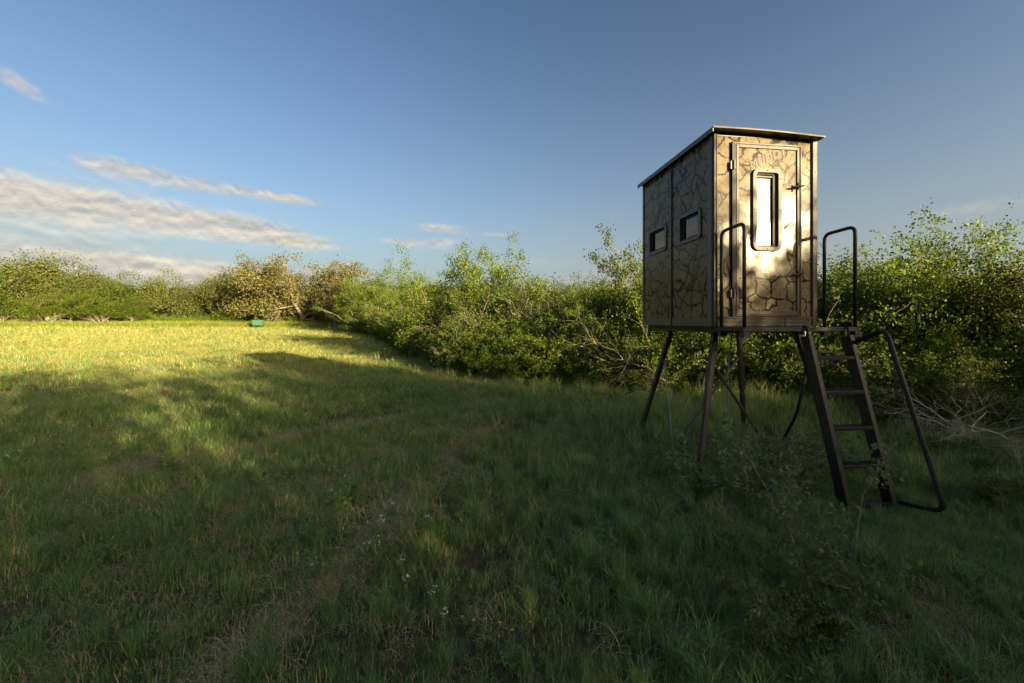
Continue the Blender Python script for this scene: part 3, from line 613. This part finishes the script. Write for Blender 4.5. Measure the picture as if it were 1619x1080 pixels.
T = [
 # far side of the field, left to right
 ('oak', 12, 60, 398, 1.1, 'tall olive oak at the left end of the far tree line, highest there', 'oak'),
 ('oak', 76, 61, 424, 1.0, 'rounded olive oak behind the pale-trunked mesquites, right of the tallest left oak', 'oak'),
 ('oak', 122, 60, 430, 1.0, 'olive oak with greyish top behind the second pale-trunked mesquite', 'oak'),
 ('oak', 160, 62, 446, 1.0, 'lower olive oak stepping down towards the gap in the far tree line', 'oak'),
 ('mesquite', -25, 52, 468, 1.3, 'bright green mesquite cut by the left edge of the photo', 'mesquite'),
 ('mesquite', 14, 51, 463, 1.3, 'bright green mesquite below the tallest left oak', 'mesquite'),
 ('mesquite', 72, 50, 466, 1.35, 'bright green mesquite with forked pale trunks behind the prickly pear', 'mesquite'),
 ('mesquite', 122, 51, 462, 1.3, 'bright green mesquite with fanned pale stems right of the prickly pear', 'mesquite'),
 ('mesquite', 168, 50, 468, 1.3, 'bright green mesquite with one leaning pale trunk, third right of the prickly pear', 'mesquite'),
 ('mesquite', 208, 51, 470, 1.2, 'small round mesquite at the right end of the pale-trunked row', 'mesquite'),
 ('mesquite', 195, 60, 450, 1.3, 'flat-topped green mesquite at the low dip of the far tree line', 'mesquite'),
 ('mesquite', 238, 66, 453, 1.4, 'distant low green mesquite seen at the gap in the far tree line', 'mesquite'),
 ('mesquite', 280, 66, 456, 1.4, 'farthest low green mesquite just left of the dark oaks', 'mesquite'),
 ('oak', 312, 60, 439, 1.0, 'dark green oak at the right side of the gap in the far tree line', 'oak'),
 ('oak', 348, 59, 433, 1.0, 'dark round oak left of the big tan oak', 'oak'),
 ('oak', 384, 58, 440, .9, 'dark oak tucked against the left side of the big tan oak', 'oak'),
 ('moss_oak', 424, 53, 413, 1.15, 'big tan-leaved oak behind the green feed box, tallest in mid tree line', 'oak'),
 ('moss_oak', 484, 52, 416, 1.0, 'tan-leaved oak with raised crown right of the green feed box', 'oak'),
 ('moss_oak', 532, 46, 446, .9, 'low tan-grey oak with visible forked trunk where the field narrows', 'oak'),
 ('oak', 556, 52, 438, 1.0, 'olive oak between the tan oaks and the green trees', 'oak'),
 ('clumpy', 606, 44, 421, 1.2, 'leafy green tree with airy top above the far end of the hedge', 'acacia'),
 ('clumpy', 646, 40, 427, 1.1, 'light green tree with thin see-through top near the far end of the hedge', 'acacia'),
 ('huisache', 574, 38, 446, 1.3, 'yellow-green tree where the hedge meets the far tree line', 'acacia'),
 ('huisache', 618, 34, 452, 1.3, 'yellow-green tree in front of the airy-topped tree', 'acacia'),
 ('huisache', 672, 33, 448, 1.2, 'green tree left of the low point in the hedge skyline', 'acacia'),
 ('brush', 596, 36, 482, 1.3, 'dark bush at the far shadowed foot of the hedge', 'bush'),
 ('brush', 640, 28, 482, 1.3, 'dark shaded bush at the hedge foot below the yellow-green trees', 'bush'),
 ('huisache', 698, 25, 462, 1.2, 'small green tree in the low dip of the hedge skyline', 'acacia'),
 ('brush', 676, 21, 492, 1.3, 'shaded bush on the field side below the dip of the hedge', 'bush'),
 ('clumpy', 716, 19, 440, 1.0, 'dark-topped tree on the left flank of the twin-crowned tree', 'acacia'),
 ('clumpy', 746, 17, 392, .85, 'left crown of the twin pair of green trees rising over the hedge', 'acacia'),
 ('clumpy', 794, 16.5, 391, .85, 'right crown of the twin pair of green trees rising over the hedge', 'acacia'),
 ('huisache', 722, 16, 478, 1.2, 'bright bush spreading below the left twin-crowned tree', 'bush'),
 ('brush', 775, 14.5, 462, 1.2, 'grey-twigged bush below the right twin-crowned tree', 'bush'),
 ('huisache', 735, 13.6, 522, 1.2, 'low bright green bush at the hedge foot where the tall grass begins', 'bush'),
 ('brush', 826, 15, 438, 1.1, 'grey-twigged tree between the twin crowns and the dead tree', 'tree'),
 ('dead', 858, 13.5, 417, 1.0, 'bare dead tree with pale arching branches standing above the hedge', 'dead tree'),
 ('dead', 908, 13.2, 430, 1.0, 'bare dead tree with a drooping fan of twigs right of the tallest dead one', 'dead tree'),
 ('dead', 830, 13.0, 462, 1.1, 'low tangle of bare tan branches in front of the hedge top', 'dead tree'),
 ('huisache', 882, 13.0, 468, 1.1, 'green tree showing through the bare branches of the dead trees', 'acacia'),
 ('brush', 836, 12.2, 508, 1.2, 'bush with pale stems under the dead trees', 'bush'),
 ('huisache', 800, 12.6, 534, 1.1, 'low leafy bush left of the pale stems under the dead trees', 'bush'),
 ('clumpy', 946, 13.5, 446, 1.0, 'dark green tree left of the tall thin tree', 'acacia'),
 ('brush', 902, 11.4, 520, 1.2, 'bush with a crooked pale trunk right of the dead trees', 'bush'),
 ('sparse', 990, 12.0, 357, .75, 'tall thin tree with sparse brown leaves just left of the blind', 'tree'),
 ('clumpy', 1012, 11.0, 405, .8, 'bright green tree touching the left side of the blind', 'acacia'),
 ('huisache', 960, 10.8, 478, 1.1, 'bright green bush in front of the tall thin tree', 'bush'),
 ('dead', 985, 9.9, 552, 1.6, 'fallen pale branches sticking out of the hedge left of the tower', 'dead tree'),
 ('huisache', 930, 10.6, 548, 1.1, 'low bright bush left of the fallen pale branches', 'bush'),
 ('huisache', 1045, 10.5, 440, 1.1, 'green tree behind the left side of the blind', 'acacia'),
 ('huisache', 1100, 10.0, 450, 1.2, 'green tree seen under the blind between the left tower legs', 'acacia'),
 ('dead', 1085, 9.0, 510, 1.5, 'tangle of bare pale branches seen under the blind', 'dead tree'),
 ('huisache', 1165, 9.6, 450, 1.2, 'yellow-green tree seen under the blind behind the middle leg', 'acacia'),
 ('brush', 1228, 9.4, 440, 1.2, 'dark tree seen under the blind left of the ladder', 'tree'),
 ('huisache', 1190, 8.6, 545, 1.1, 'low leafy bush with a pale bough behind the middle tower leg', 'bush'),
 ('clumpy', 1300, 9.2, 420, 1.0, 'green tree at the right edge of the blind behind the porch rail', 'acacia'),
 ('clumpy', 1338, 9.4, 396, .9, 'green tree with two upright sprays seen through the porch handrail', 'acacia'),
 ('huisache', 1392, 8.8, 385, 1.0, 'leafy tree right of the porch handrail with a leaning top spray', 'acacia'),
 ('huisache', 1440, 8.4, 392, 1.0, 'full green tree between the porch handrail and the tallest right tree', 'acacia'),
 ('clumpy', 1492, 7.8, 340, .8, 'tallest tree on the right, pointed top with bare twigs against the sky', 'acacia'),
 ('clumpy', 1556, 7.6, 372, .9, 'wide green tree right of the tallest right tree', 'acacia'),
 ('sparse', 1612, 6.6, 365, .9, 'thin pale-stemmed tree at the right edge of the photo', 'tree'),
 ('brush', 1660, 6.2, 400, 1.0, 'dark tree just past the right edge of the photo', 'tree'),
 ('brush', 1350, 7.6, 500, 1.2, 'dark bush behind the ladder', 'bush'),
 ('brush', 1420, 6.9, 520, 1.2, 'dark bush behind the sloping ladder handrail', 'bush'),
 ('huisache', 1468, 6.6, 505, 1.1, 'green bush under the tallest right tree', 'bush'),
 ('brush', 1545, 5.6, 540, 1.2, 'shaded bush behind the heap of grey dead branches', 'bush'),
 ('dead', 1570, 4.8, 572, 1.5, 'heap of grey dead branches at the right edge beside the ladder', 'dead tree'),
 ('dead', 1650, 4.0, 665, 1.6, 'low grey dead boughs in the right corner of the brush', 'dead tree'),
 ('low_dark', 1500, 4.6, 668, 1.3, 'low dark shrub right of the ladder handrail foot', 'shrub'),
 ('low_dark', 1600, 3.3, 735, 1.3, 'low dark shrub filling the right edge below the dead boughs', 'shrub'),
 ('low_shrub', 1560, 4.0, 700, 1.2, 'small green shrub among the grey dead branches', 'shrub'),
]
T += [
 ('dead', 705, 17.0, 500, 1.3, 'bare grey branches on the field side of the left twin-crowned tree', 'dead tree'),
 ('dead', 765, 12.9, 505, 1.3, 'bare pale branches between the bright low bushes at the hedge foot', 'dead tree'),
 ('dead', 870, 11.6, 500, 1.2, 'bare pale trunks standing under the arching dead trees', 'dead tree'),
 ('dead', 1008, 10.2, 470, 1.2, 'bare twiggy branches beside the left wall of the blind', 'dead tree'),
 ('dead', 1150, 8.8, 530, 1.3, 'sunlit bare bough behind the middle tower leg', 'dead tree'),
 ('dead', 1475, 6.4, 530, .8, 'forked reddish bare trunk under the tallest right tree', 'dead tree'),
]
rgT = random.Random(5)
for (kn, px, dd, yt, wd, lab, cat) in T:
    plant(kn, at(px, dd), top_h(px, dd, yt + (24 if px > 1280 and kn != 'dead' else 5 if px > 540 else 0)), rgT.uniform(0, 6.28), lab, cat, wide=wd)
# trees behind and beside the camera: their shade lies over the foreground
for (s_, u_, h_, kn, wd) in [(9.5, -7.5, 3.5, 'huisache', 1.3), (10.0, -4.6, 3.1, 'huisache', 1.3), (10.5, -1.8, 3.4, 'huisache', 1.3), (10.0, .8, 3.1, 'huisache', 1.3), (9.8, 3.4, 3.5, 'huisache', 1.2),
                             (10.8, 6.4, 3.6, 'huisache', 1.2), (11.5, 9.2, 3.4, 'huisache', 1.2), (12, 12.5, 3.2, 'huisache', 1.2), (10.8, -.5, 3.2, 'huisache', 1.2), (12.4, 4.3, 5.3, 'open', .6),
                             (12.5, -10.5, 5.0, 'open', 1.0), (13.0, -7.0, 6.0, 'open', .9), (12.6, -4.2, 6.4, 'open', .6), (13.4, -1.9, 7.0, 'open', .7), (12.8, .6, 6.7, 'open', .7), (13.2, 2.8, 6.6, 'open', .65), (12.6, 3.6, 5.6, 'huisache', .5), (13.6, 5.7, 6.0, 'clumpy', .45), (16.5, 4.7, 6.5, 'open', .6),
                             (13.2, 7.8, 3.9, 'open', 1.0), (16, -8.5, 6.0, 'clumpy', .7), (16.5, -3.0, 6.8, 'open', .8), (17.0, 1.7, 7.0, 'open', .7), (16.4, 6.6, 5.2, 'clumpy', .8), (14, -14, 4.6, 'clumpy', 1.2), (17, 10.5, 4.0, 'open', 1.0)]:
    x_, y_ = s_ * .732 + u_ * .681, s_ * -.681 + u_ * .732
    plant(kn, (x_, y_, GZ(x_, y_)), h_, rgT.uniform(0, 6.28), 'green tree in the row behind the camera that shades the foreground grass', 'tree', group='trees behind the camera', wide=wd)

# ------------------------------------------------------------------ scatter: stuff made of many small instances
def scatter(name, pts, rz, sc, ix, protos, label, tilt=None):
    """one object whose points carry small plants"""
    col_ = bpy.data.collections.new(name + '_kinds')
    for i, me in enumerate(protos):
        o = bpy.data.objects.new('%s_%02d' % (name, i), me); col_.objects.link(o)
    me = bpy.data.meshes.new(name); me.vertices.add(len(pts)); me.vertices.foreach_set('co', np.asarray(pts, np.float32).ravel())
    for nm, ty, dat in (('rz', 'FLOAT', rz), ('sc', 'FLOAT', sc), ('ix', 'INT', ix)):
        a = me.attributes.new(nm, ty, 'POINT'); a.data.foreach_set('value', np.asarray(dat, np.int32 if ty == 'INT' else np.float32))
    o = link(bpy.data.objects.new(name, me)); tag(o, label, kind='stuff')
    ng = bpy.data.node_groups.new(name, 'GeometryNodeTree')
    ng.interface.new_socket('Geometry', in_out='INPUT', socket_type='NodeSocketGeometry'); ng.interface.new_socket('Geometry', in_out='OUTPUT', socket_type='NodeSocketGeometry')
    N = ng.nodes; K = ng.links
    gi = N.new('NodeGroupInput'); gout = N.new('NodeGroupOutput'); ip = N.new('GeometryNodeInstanceOnPoints'); ci = N.new('GeometryNodeCollectionInfo')
    ci.inputs['Collection'].default_value = col_; ci.inputs['Separate Children'].default_value = True; ci.inputs['Reset Children'].default_value = True
    ip.inputs['Pick Instance'].default_value = True
    def attr(nm, ty):
        n = N.new('GeometryNodeInputNamedAttribute'); n.data_type = ty; n.inputs['Name'].default_value = nm; return n.outputs[0]
    cx = N.new('ShaderNodeCombineXYZ'); K.new(attr('rz', 'FLOAT'), cx.inputs[2])
    K.new(gi.outputs[0], ip.inputs['Points']); K.new(ci.outputs[0], ip.inputs['Instance']); K.new(attr('ix', 'INT'), ip.inputs['Instance Index'])
    K.new(cx.outputs[0], ip.inputs['Rotation']); K.new(attr('sc', 'FLOAT'), ip.inputs['Scale']); K.new(ip.outputs[0], gout.inputs[0])
    md = o.modifiers.new('scatter', 'NODES'); md.node_group = ng
    return o
def blades(seed, n, rad, h0, h1, wid, bend, mats, dryfrac=0.0, flat=0.0):
    rg = np.random.default_rng(seed)
    az_ = rg.uniform(0, 6.283, n); rr = rad * np.sqrt(rg.uniform(0, 1, n)); bx_ = np.cos(az_) * rr; by_ = np.sin(az_) * rr
    h = rg.uniform(h0, h1, n); th = rg.uniform(0, 6.283, n); ln = rg.uniform(.1, 1, n) * bend * h; dx, dy = np.cos(th) * ln, np.sin(th) * ln
    if flat: h = h * (1 - flat); dx, dy = dx / max(bend, .01) * 1.1, dy / max(bend, .01) * 1.1
    px_, py_ = -np.sin(th + rg.normal(0, .6, n)) * wid / 2, np.cos(th + rg.normal(0, .6, n)) * wid / 2
    z0 = rg.uniform(0, .02, n) if flat else np.full(n, -.01)
    def row(f, w_, zf): return [np.stack([bx_ + dx * f + s * px_ * w_, by_ + dy * f + s * py_ * w_, z0 + h * zf], -1) for s in (-1, 1)]
    r0_, r1_, r2_ = row(0, 1, 0), row(.3, .9, .6), row(1, .12, .93)
    V_ = np.stack([r0_[0], r0_[1], r1_[1], r1_[0], r2_[1], r2_[0]], 1).reshape(-1, 3); k = np.arange(n)[:, None] * 6
    Q = np.concatenate([k + [0, 1, 2, 3], k + [3, 2, 4, 5]]); mi = np.tile((rg.random(n) < dryfrac).astype(int), 2)
    return np_mesh('grass_blades', V_, Q, mats, mi)
def herb(seed, n, h, ls, mat, spread=.10):
    """small broad-leaved weed"""
    rg = np.random.default_rng(seed); V_ = []; 
    for s_ in range(n):
        a = rg.uniform(0, 6.28); ln = rg.uniform(.2, 1) * spread; hh = h * rg.uniform(.5, 1); m_ = int(10 + hh * 60)
        f_ = rg.uniform(.15, 1, m_); c = np.stack([math.cos(a) * ln * f_, math.sin(a) * ln * f_, hh * f_], -1) + rg.normal(0, .008, (m_, 3))
        d_ = rg.normal(0, 1, (m_, 3)); d_[:, 2] = np.abs(d_[:, 2]) * .5; d_ /= np.linalg.norm(d_, axis=1)[:, None]
        b_ = np.cross(d_, rg.normal(0, .4, (m_, 3)) + [0, 0, 1]); b_ /= np.linalg.norm(b_, axis=1)[:, None]
        s = ls * rg.uniform(.6, 1.3, m_)[:, None]
        V_.append(np.stack([c, c + d_ * s * .5 + b_ * s * .22, c + d_ * s, c + d_ * s * .5 - b_ * s * .22], 1).reshape(-1, 3))
    V_ = np.concatenate(V_); return np_mesh('weed_leaves', V_, np.arange(len(V_)).reshape(-1, 4), [mat])
G, GD, GT = M['grass'], M['grass_dry'], M['grass_tall']
mown = [blades(50 + i, 60, .11, .03, .085, .0042, .8, [G, GD], .22) for i in range(3)] + [blades(55, 40, .09, .08, .16, .004, .8, [G, GD], .15)]
hay = [blades(60 + i, 70, .14, .05, .22, .0032, 1.0, [GD, G], .12, flat=.72) for i in range(2)]
tall = [blades(70 + i, 70, .13, .12, .36, .0042, .85, [GT, GD], .12) for i in range(3)] + [blades(75, 45, .10, .25, .55, .004, .7, [GT, GD], .25)]
weeds = [herb(80 + i, 10, .14, .03, M['weed'], .12) for i in range(2)] + [herb(83, 14, .09, .018, M['grass_tall'], .13)]
tuss = [blades(100 + i, 120, .06, .10, .30, .0038, 1.0, [GT, GD], .14) for i in range(2)]
KP = mown + hay + weeds + tall + [blades(90 + i, 50, .13, .03, .075, .006, .9, [M['grass_far'], G], .2) for i in range(2)] + tuss          # indices: mown 0-3, hay 4-5, weed 6-8, tall 9-12
rg = np.random.default_rng(77)
pts_, rz_, sc_l, ix_ = [], [], [], []
for (d0, d1, dens_, scl) in [(-1.5, 1.4, 60, 1.2), (1.4, 3.0, 330, .8), (3.0, 5.0, 230, 1.0), (5, 8, 130, 1.25), (8, 13, 65, 1.6), (13, 22, 26, 2.3), (22, 36, 9, 3.6), (36, 62, 3.4, 5.5)]:
    xw = 1.32 * d1 + .8; n_ = int(dens_ * (d1 - d0) * 2 * xw)
    x = rg.uniform(-xw, xw, n_); y = rg.uniform(d0, d1, n_)
    ok = (np.abs(x) < 1.34 * np.abs(y) + .9) & (x < hedge_x(y) + 3.0)
    x, y = x[ok], y[ok]; n_ = len(x)
    hy = track(x, y); right = sstep(-.25, .35, x - border_x(y)); pt = wav(x, y, .9, 7, 6); pt2 = wav(x, y, 2.1, 6, 14)
    r = rg.random(n_); ix = rg.integers(0, 3, n_)
    near = y < 3.4
    ix = np.where(r < .16, 3, ix)
    ix = np.where((r < .04 + .12 * np.clip(pt2, 0, 1)) & (y < 5.5) & (rg.random(n_) < .55), 6 + rg.integers(0, 3, n_), ix)
    r2 = rg.random(n_)
    ix = np.where((r2 < .05 + .30 * np.clip(pt - .1, 0, 1) + .06), 4 + rg.integers(0, 2, n_), ix)
    ist = rg.random(n_) < right * (.62 + .25 * pt2)
    ix = np.where(ist, 9 + np.where(rg.random(n_) < .14, 3, rg.integers(0, 3, n_)), ix)
    r3 = rg.random(n_)
    ix = np.where((~ist) & near & (r3 < .22), 9 + rg.integers(0, 3, n_), ix)
    ix = np.where(rg.random(n_) < hy * .8, 4 + rg.integers(0, 2, n_), ix)
    ix = np.where((rg.random(n_) < sstep(5, 20, y + 3 * pt) * .9) & (ix < 9), 13 + rg.integers(0, 2, n_), ix)
    fine = wav(x, y, 4.2, 8, 4)
    ix = np.where((y < 8) & (rg.random(n_) < .05 + .10 * np.clip(fine, 0, 1)) & (hy < .3), 15 + rg.integers(0, 2, n_), ix)
    s = scl * rg.uniform(.65, 1.35, n_) * (1 + .22 * pt2) * (1 + .28 * fine)
    s = np.where(ix >= 15, np.minimum(s, 1.1) * rg.uniform(.45, .85, n_), s)
    s = np.where((ix >= 9) & (ix < 13), np.minimum(s, 1.5) * np.where(near & (right < .5), .35, np.clip(.36 + .10 * (x - border_x(y)), .35, .8)) * (1 - .4 * sstep(5.5, 3.0, y)), s)
    s = s * (1 - .55 * np.exp(-(((x - 3.05) / .75) ** 2 + ((y - 3.35) / .5) ** 2)))
    bare = (pt < -.6) | (fine < -.8) | ((wav(x, y, 1.4, 6, 17) > .95) & (x > .3)) 
    keep = ~(bare & (rg.random(n_) < .8)); 
    pts_.append(np.stack([x, y, gz(x, y)], -1)[keep]); rz_.append(rg.uniform(0, 6.28, keep.sum())); sc_l.append(s[keep]); ix_.append(ix[keep])
scatter('meadow_grass', np.concatenate(pts_), np.concatenate(rz_), np.concatenate(sc_l), np.concatenate(ix_), KP, 'short mown grass, hay wisps and taller weedy grass covering the meadow')
# yellow field edge: rough grass strip under the far trees
n_ = 4200; x = rg.uniform(-66, -8, n_); y = 46.8 + 13 * rg.random(n_) ** 1.5; ok = x > -1.35 * y; x, y = x[ok], y[ok]
scatter('rough_grass', np.stack([x, y, gz(x, y)], -1), rg.uniform(0, 6.28, len(x)), rg.uniform(2.2, 3.6, len(x)) + .22 * (y - 47), rg.integers(0, 2, len(x)), [blades(95 + i, 70, .14, .10, .32, .009, .8, [M['grass_strip'], M['grass_far']], .2) for i in range(2)], 'unmown bright grass strip along the foot of the far trees')
# undergrowth below and behind the hedge
und = []
for kn in ('low_shrub', 'low_dark'):
    for wm, lm in KINDS[kn]:
        und.append(lm)
px_l, sc2, ix2 = [], [], []
for (y0, y1, n_, off0, off1, h0, h1) in [(.5, 14, 900, .0, 4.0, .5, 1.5), (14, 30, 420, .0, 5, .8, 1.9), (30, 52, 260, 0, 8, 1.2, 2.6)]:
    y = rg.uniform(y0, y1, n_); o_ = off0 + (off1 - off0) * rg.random(n_) ** 1.3; x = hedge_x(y) + o_
    px_l.append(np.stack([x, y, gz(x, y)], -1)); sc2.append(np.minimum(rg.uniform(h0, h1, n_), .45 + .45 * o_ + .02 * y)); ix2.append(rg.integers(0, 4, n_))
n_ = 330; x = rg.uniform(-75, -14, n_); y = rg.uniform(54, 72, n_); px_l.append(np.stack([x, y, gz(x, y)], -1)); sc2.append(rg.uniform(1.5, 3.2, n_) * np.where(np.abs(x + 46) < 5, .5, 1)); ix2.append(rg.integers(0, 4, n_))
n_ = 160; x = rg.uniform(-50, -22, n_); y = rg.uniform(51, 56, n_); px_l.append(np.stack([x, y, gz(x, y)], -1)); sc2.append(rg.uniform(.7, 1.7, n_)); ix2.append(rg.integers(0, 2, n_))
P_ = np.concatenate(px_l); scatter('undergrowth', P_, rg.uniform(0, 6.28, len(P_)), np.concatenate(sc2), np.concatenate(ix2), und, 'low leafy undergrowth filling the foot of the hedge and the far trees')
# wood behind the hedge that reads as one mass
thick = [KINDS['huisache'][0][1], KINDS['brush'][0][1], KINDS['huisache'][1][1], KINDS['brush'][1][1]]
y = rg.uniform(3, 50, 230); x = hedge_x(y) + rg.uniform(4.0, 12, 230) + .1 * y; hh = np.minimum(2.1 + .04 * y + rg.uniform(-.4, .7, 230), 5)
P_ = np.stack([x, y, gz(x, y)], -1); scatter('thicket', P_, rg.uniform(0, 6.28, 230), hh, rg.integers(0, 4, 230), thick, 'dense wood behind the hedge reading as one leafy mass')

# ------------------------------------------------------------------ small plants in the foreground
def small_bush(name, pos, h, seed, label, cat, wood, leafm, stems, lean, thorn=0, per_m=120, leaf=.022, wide=1.0, rz=0.0, mlev=3, tr=.012, lk=(.5, .8), first=.15):
    wv, wf, lv, lf = grow_tree(seed, H=1.0, stems=stems, lean=lean, maxlev=mlev, kids=[6, 4, 3][:mlev], leaf=leaf / h, per_m=per_m, spread_l=.012, trunk_r=tr, up=.03, first=first, gnarl=.2, leaflev=2, bare_frac=.1, wid=.3, len_k=lk)
    root = empty(name, pos, rz); root.scale = (h * wide, h * wide, h); tag(root, label, cat)
    link(bpy.data.objects.new('stem', np_mesh('stem', wv, wf, [M[wood]], smooth=True)), root)
    link(bpy.data.objects.new('foliage', np_mesh('foliage', lv, lf, [M[leafm]])), root)
    if thorn:
        rg_ = np.random.default_rng(seed); c = wv[rg_.integers(0, len(wv), thorn)]; c = c[c[:, 2] > .1]; m_ = len(c)
        a = rg_.normal(0, 1, (m_, 3)); a /= np.linalg.norm(a, axis=1)[:, None]; b = np.cross(a, rg_.normal(0, 1, (m_, 3))); b /= np.linalg.norm(b, axis=1)[:, None]
        l_ = .032 / h; w2 = .0016 / h; V_ = np.stack([c + b * w2, c - b * w2, c + a * l_ - b * w2 * .2, c + a * l_ + b * w2 * .2], 1).reshape(-1, 3)
        th_ = link(bpy.data.objects.new('thorns', np_mesh('thorns', V_, np.arange(m_ * 4).reshape(-1, 4), [M['bark_pale']])), root); th_['kind'] = 'stuff'
    return root
small_bush('thorn_bush', at(1345, 2.15), .98, 107, 'thorny sapling with white spines standing in front of the ladder foot', 'sapling', 'bark_mid', 'leaf_cool', 2, .12, 500, 420, .017, tr=.0035, lk=(.28, .42))
small_bush('thorn_bush', at(1270, 2.0), .20, 102, 'low spiny bush with some yellowed leaves left of the thorny sapling', 'bush', 'bark', 'leaf_dark', 7, .9, 300, 90, .012)
small_bush('thorn_bush', at(1160, 3.75), .5, 103, 'grey-twigged low bush in the grass under the front of the blind', 'bush', 'bark_pale', 'leaf_cool', 7, 1.2, 160, 60, .020, wide=1.3)
small_bush('thorn_bush', at(1232, 4.1), .55, 104, 'low twiggy bush with an arching pale bough between tower leg and ladder', 'bush', 'bark_pale', 'leaf_cool', 5, 1.4, 100, 60, .022, wide=1.3)
small_bush('thorn_bush', at(1215, 1.95), .30, 105, 'small leafy bush at the bottom of the photo below the blind', 'bush', 'bark', 'leaf_cool', 7, .9, 0, 90, .011)
# white flower sprigs
def sprig(px, d_, h, label, seed):
    rg_ = np.random.default_rng(seed); root = empty('white_wildflower', at(px, d_), rg_.uniform(0, 6)); tag(root, label, 'wildflower', 'white wildflowers in the grass')
    mb = MB(); tips = []
    for k in range(3):
        a = rg_.uniform(0, 6.28); tip = Vector((math.cos(a) * .02, math.sin(a) * .02, h * rg_.uniform(.85, 1.05))); tips.append(tip); mb.tube([(0, 0, 0), tip * .5 + Vector((0, 0, h * .08)), tip], [.002, .0016, .001], 4)
    mb.build('stem', M['weed'], root)
    mb = MB()
    for tip in tips:
        for k in range(5):
            c = tip + Vector(rg_.normal(0, .006, 3)); r = rg_.uniform(.002, .004)
            mb.add([c + Vector((r * math.cos(j * math.pi / 3), r * math.sin(j * math.pi / 3), 0)) for j in range(6)] + [c + Vector((0, 0, r * .6))], [(j, (j + 1) % 6, 6) for j in range(6)] + [(5, 4, 3, 2, 1, 0)])
    mb.build('blossom', M['petal'], root)
for k, (px, py, lab) in enumerate([(580, 862, 'white flower sprig furthest left of the loose row in the mid foreground grass'), (602, 826, 'white flower sprig left of the pale hay wisp'), (620, 800, 'white flower sprig touching the left of the pale hay wisp'),
        (678, 820, 'white flower sprig right of the pale hay wisp, lower of two'), (700, 802, 'white flower sprig right of the pale hay wisp, upper of two'), (636, 884, 'white flower sprig below the pale hay wisp, upper of two'),
        (640, 912, 'white flower sprig below the pale hay wisp, lower of two'), (688, 930, 'single white flower sprig nearest below the middle of the row'), (702, 966, 'brightest white flower cluster, lowest in the photo'), (597, 858, 'tiny white flower sprig beside the leftmost one')]):
    d_ = (EYE - .16) * F / (py - HORIZON); sprig(px, d_, .17, lab, 300 + k)
# yellow and orange specks of bloom
rgf = np.random.default_rng(9); mb = MB()
for (px, py, n_) in [(550, 715, 5), (190, 860, 6), (710, 760, 7), (640, 800, 4), (690, 830, 4), (330, 850, 5), (430, 870, 4), (100, 790, 5), (1040, 800, 3), (830, 985, 3), (1575, 858, 1), (980, 700, 5), (740, 950, 3), (1020, 820, 2), (1100, 785, 3)]:
    for k in range(n_):
        q_x = px + rgf.normal(0, 22) * (n_ > 1); q_y = py + rgf.normal(0, 14) * (n_ > 1); d_ = (EYE - .1) * F / (q_y - HORIZON); p_ = at(q_x, d_); c = Vector((p_[0], p_[1], p_[2] + .10 + rgf.uniform(-.02, .03))); r = rgf.uniform(.006, .010)
        a = rgf.uniform(0, 6)
        for j in range(5):
            t0, t1_ = a + j * 1.2566, a + j * 1.2566 + .9
            mb.add([c, c + Vector((r * math.cos(t0), r * math.sin(t0), r * .5)), c + Vector((r * math.cos(t1_), r * math.sin(t1_), r * .5))], [(0, 1, 2)])
o = mb.build('yellow_flowers', M['petal_yellow']); tag(o, 'tiny yellow and orange blooms scattered through the grass', kind='stuff')

# ------------------------------------------------------------------ feed box and prickly pears
fb = empty('feed_box', at(408, 46, .1), .1); tag(fb, 'small green metal box on short legs at the far field edge below tan oaks', 'feed box')
mb = MB(); mb.box(-.5, .5, -.3, .3, .42, 1.02); bd = mb.build('box_body', M['green'], fb, .02)
mb = MB(); mb.box(-.54, .54, -.34, .34, 1.022, 1.06); mb.build('lid', M['green'], fb, .01)
for sx in (-1, 1):
    for sy in (-1, 1):
        mb = MB(); mb.bar((sx * .46, sy * .26, -.05), (sx * .46, sy * .26, .419), .04, .04); mb.build('leg', M['steel'], fb)
def pear(pos, h, seed, label, npad):
    rg_ = random.Random(seed); root = empty('prickly_pear', pos, 0); tag(root, label, 'cactus')
    pads = [(Vector((rg_.uniform(-.5, .5) * h, rg_.uniform(-.2, .2) * h, 0)), Vector((rg_.uniform(-.4, .4), 0, 1)).normalized()) for _ in range(max(npad // 4, 1))]
    k = 0
    while k < npad:
        b_, d_ = pads[k]; r = h * rg_.uniform(.15, .2); c = b_ + d_ * r; nrm = Vector((rg_.uniform(-.6, .6), -1, rg_.uniform(-.2, .2))).normalized(); s_ = d_.cross(nrm).normalized(); nrm = s_.cross(d_)
        vs = []; n = 12
        for lay, (sc3, of) in enumerate(((.82, -.12), (1, 0), (.82, .12))):
            vs += [c + (s_ * math.cos(2 * math.pi * j / n) * .8 + d_ * math.sin(2 * math.pi * j / n)) * r * sc3 + nrm * of * r for j in range(n)]
        fs = [(l * n + j, l * n + (j + 1) % n, (l + 1) * n + (j + 1) % n, (l + 1) * n + j) for l in range(2) for j in range(n)] + [tuple(reversed(range(n))), tuple(2 * n + j for j in range(n))]
        mb = MB(); mb.add(vs, fs); mb.build('pad', M['cactus'], root, smooth=True)
        for _ in range(2):
            a = rg_.uniform(-.9, .9); nd_ = (d_ * math.cos(a) + s_ * math.sin(a)); pads.append((c + nd_ * r * .9, (nd_ + Vector((0, 0, .4))).normalized()))
        k += 1
pear(at(80, 48.5), 1.5, 3, 'grey-green prickly pear clump at the foot of the pale-trunked mesquites', 22)
pear(at(730, 12.9, .9), .55, 4, 'prickly pear pads showing among the bright bush below the twin-crowned tree', 2)
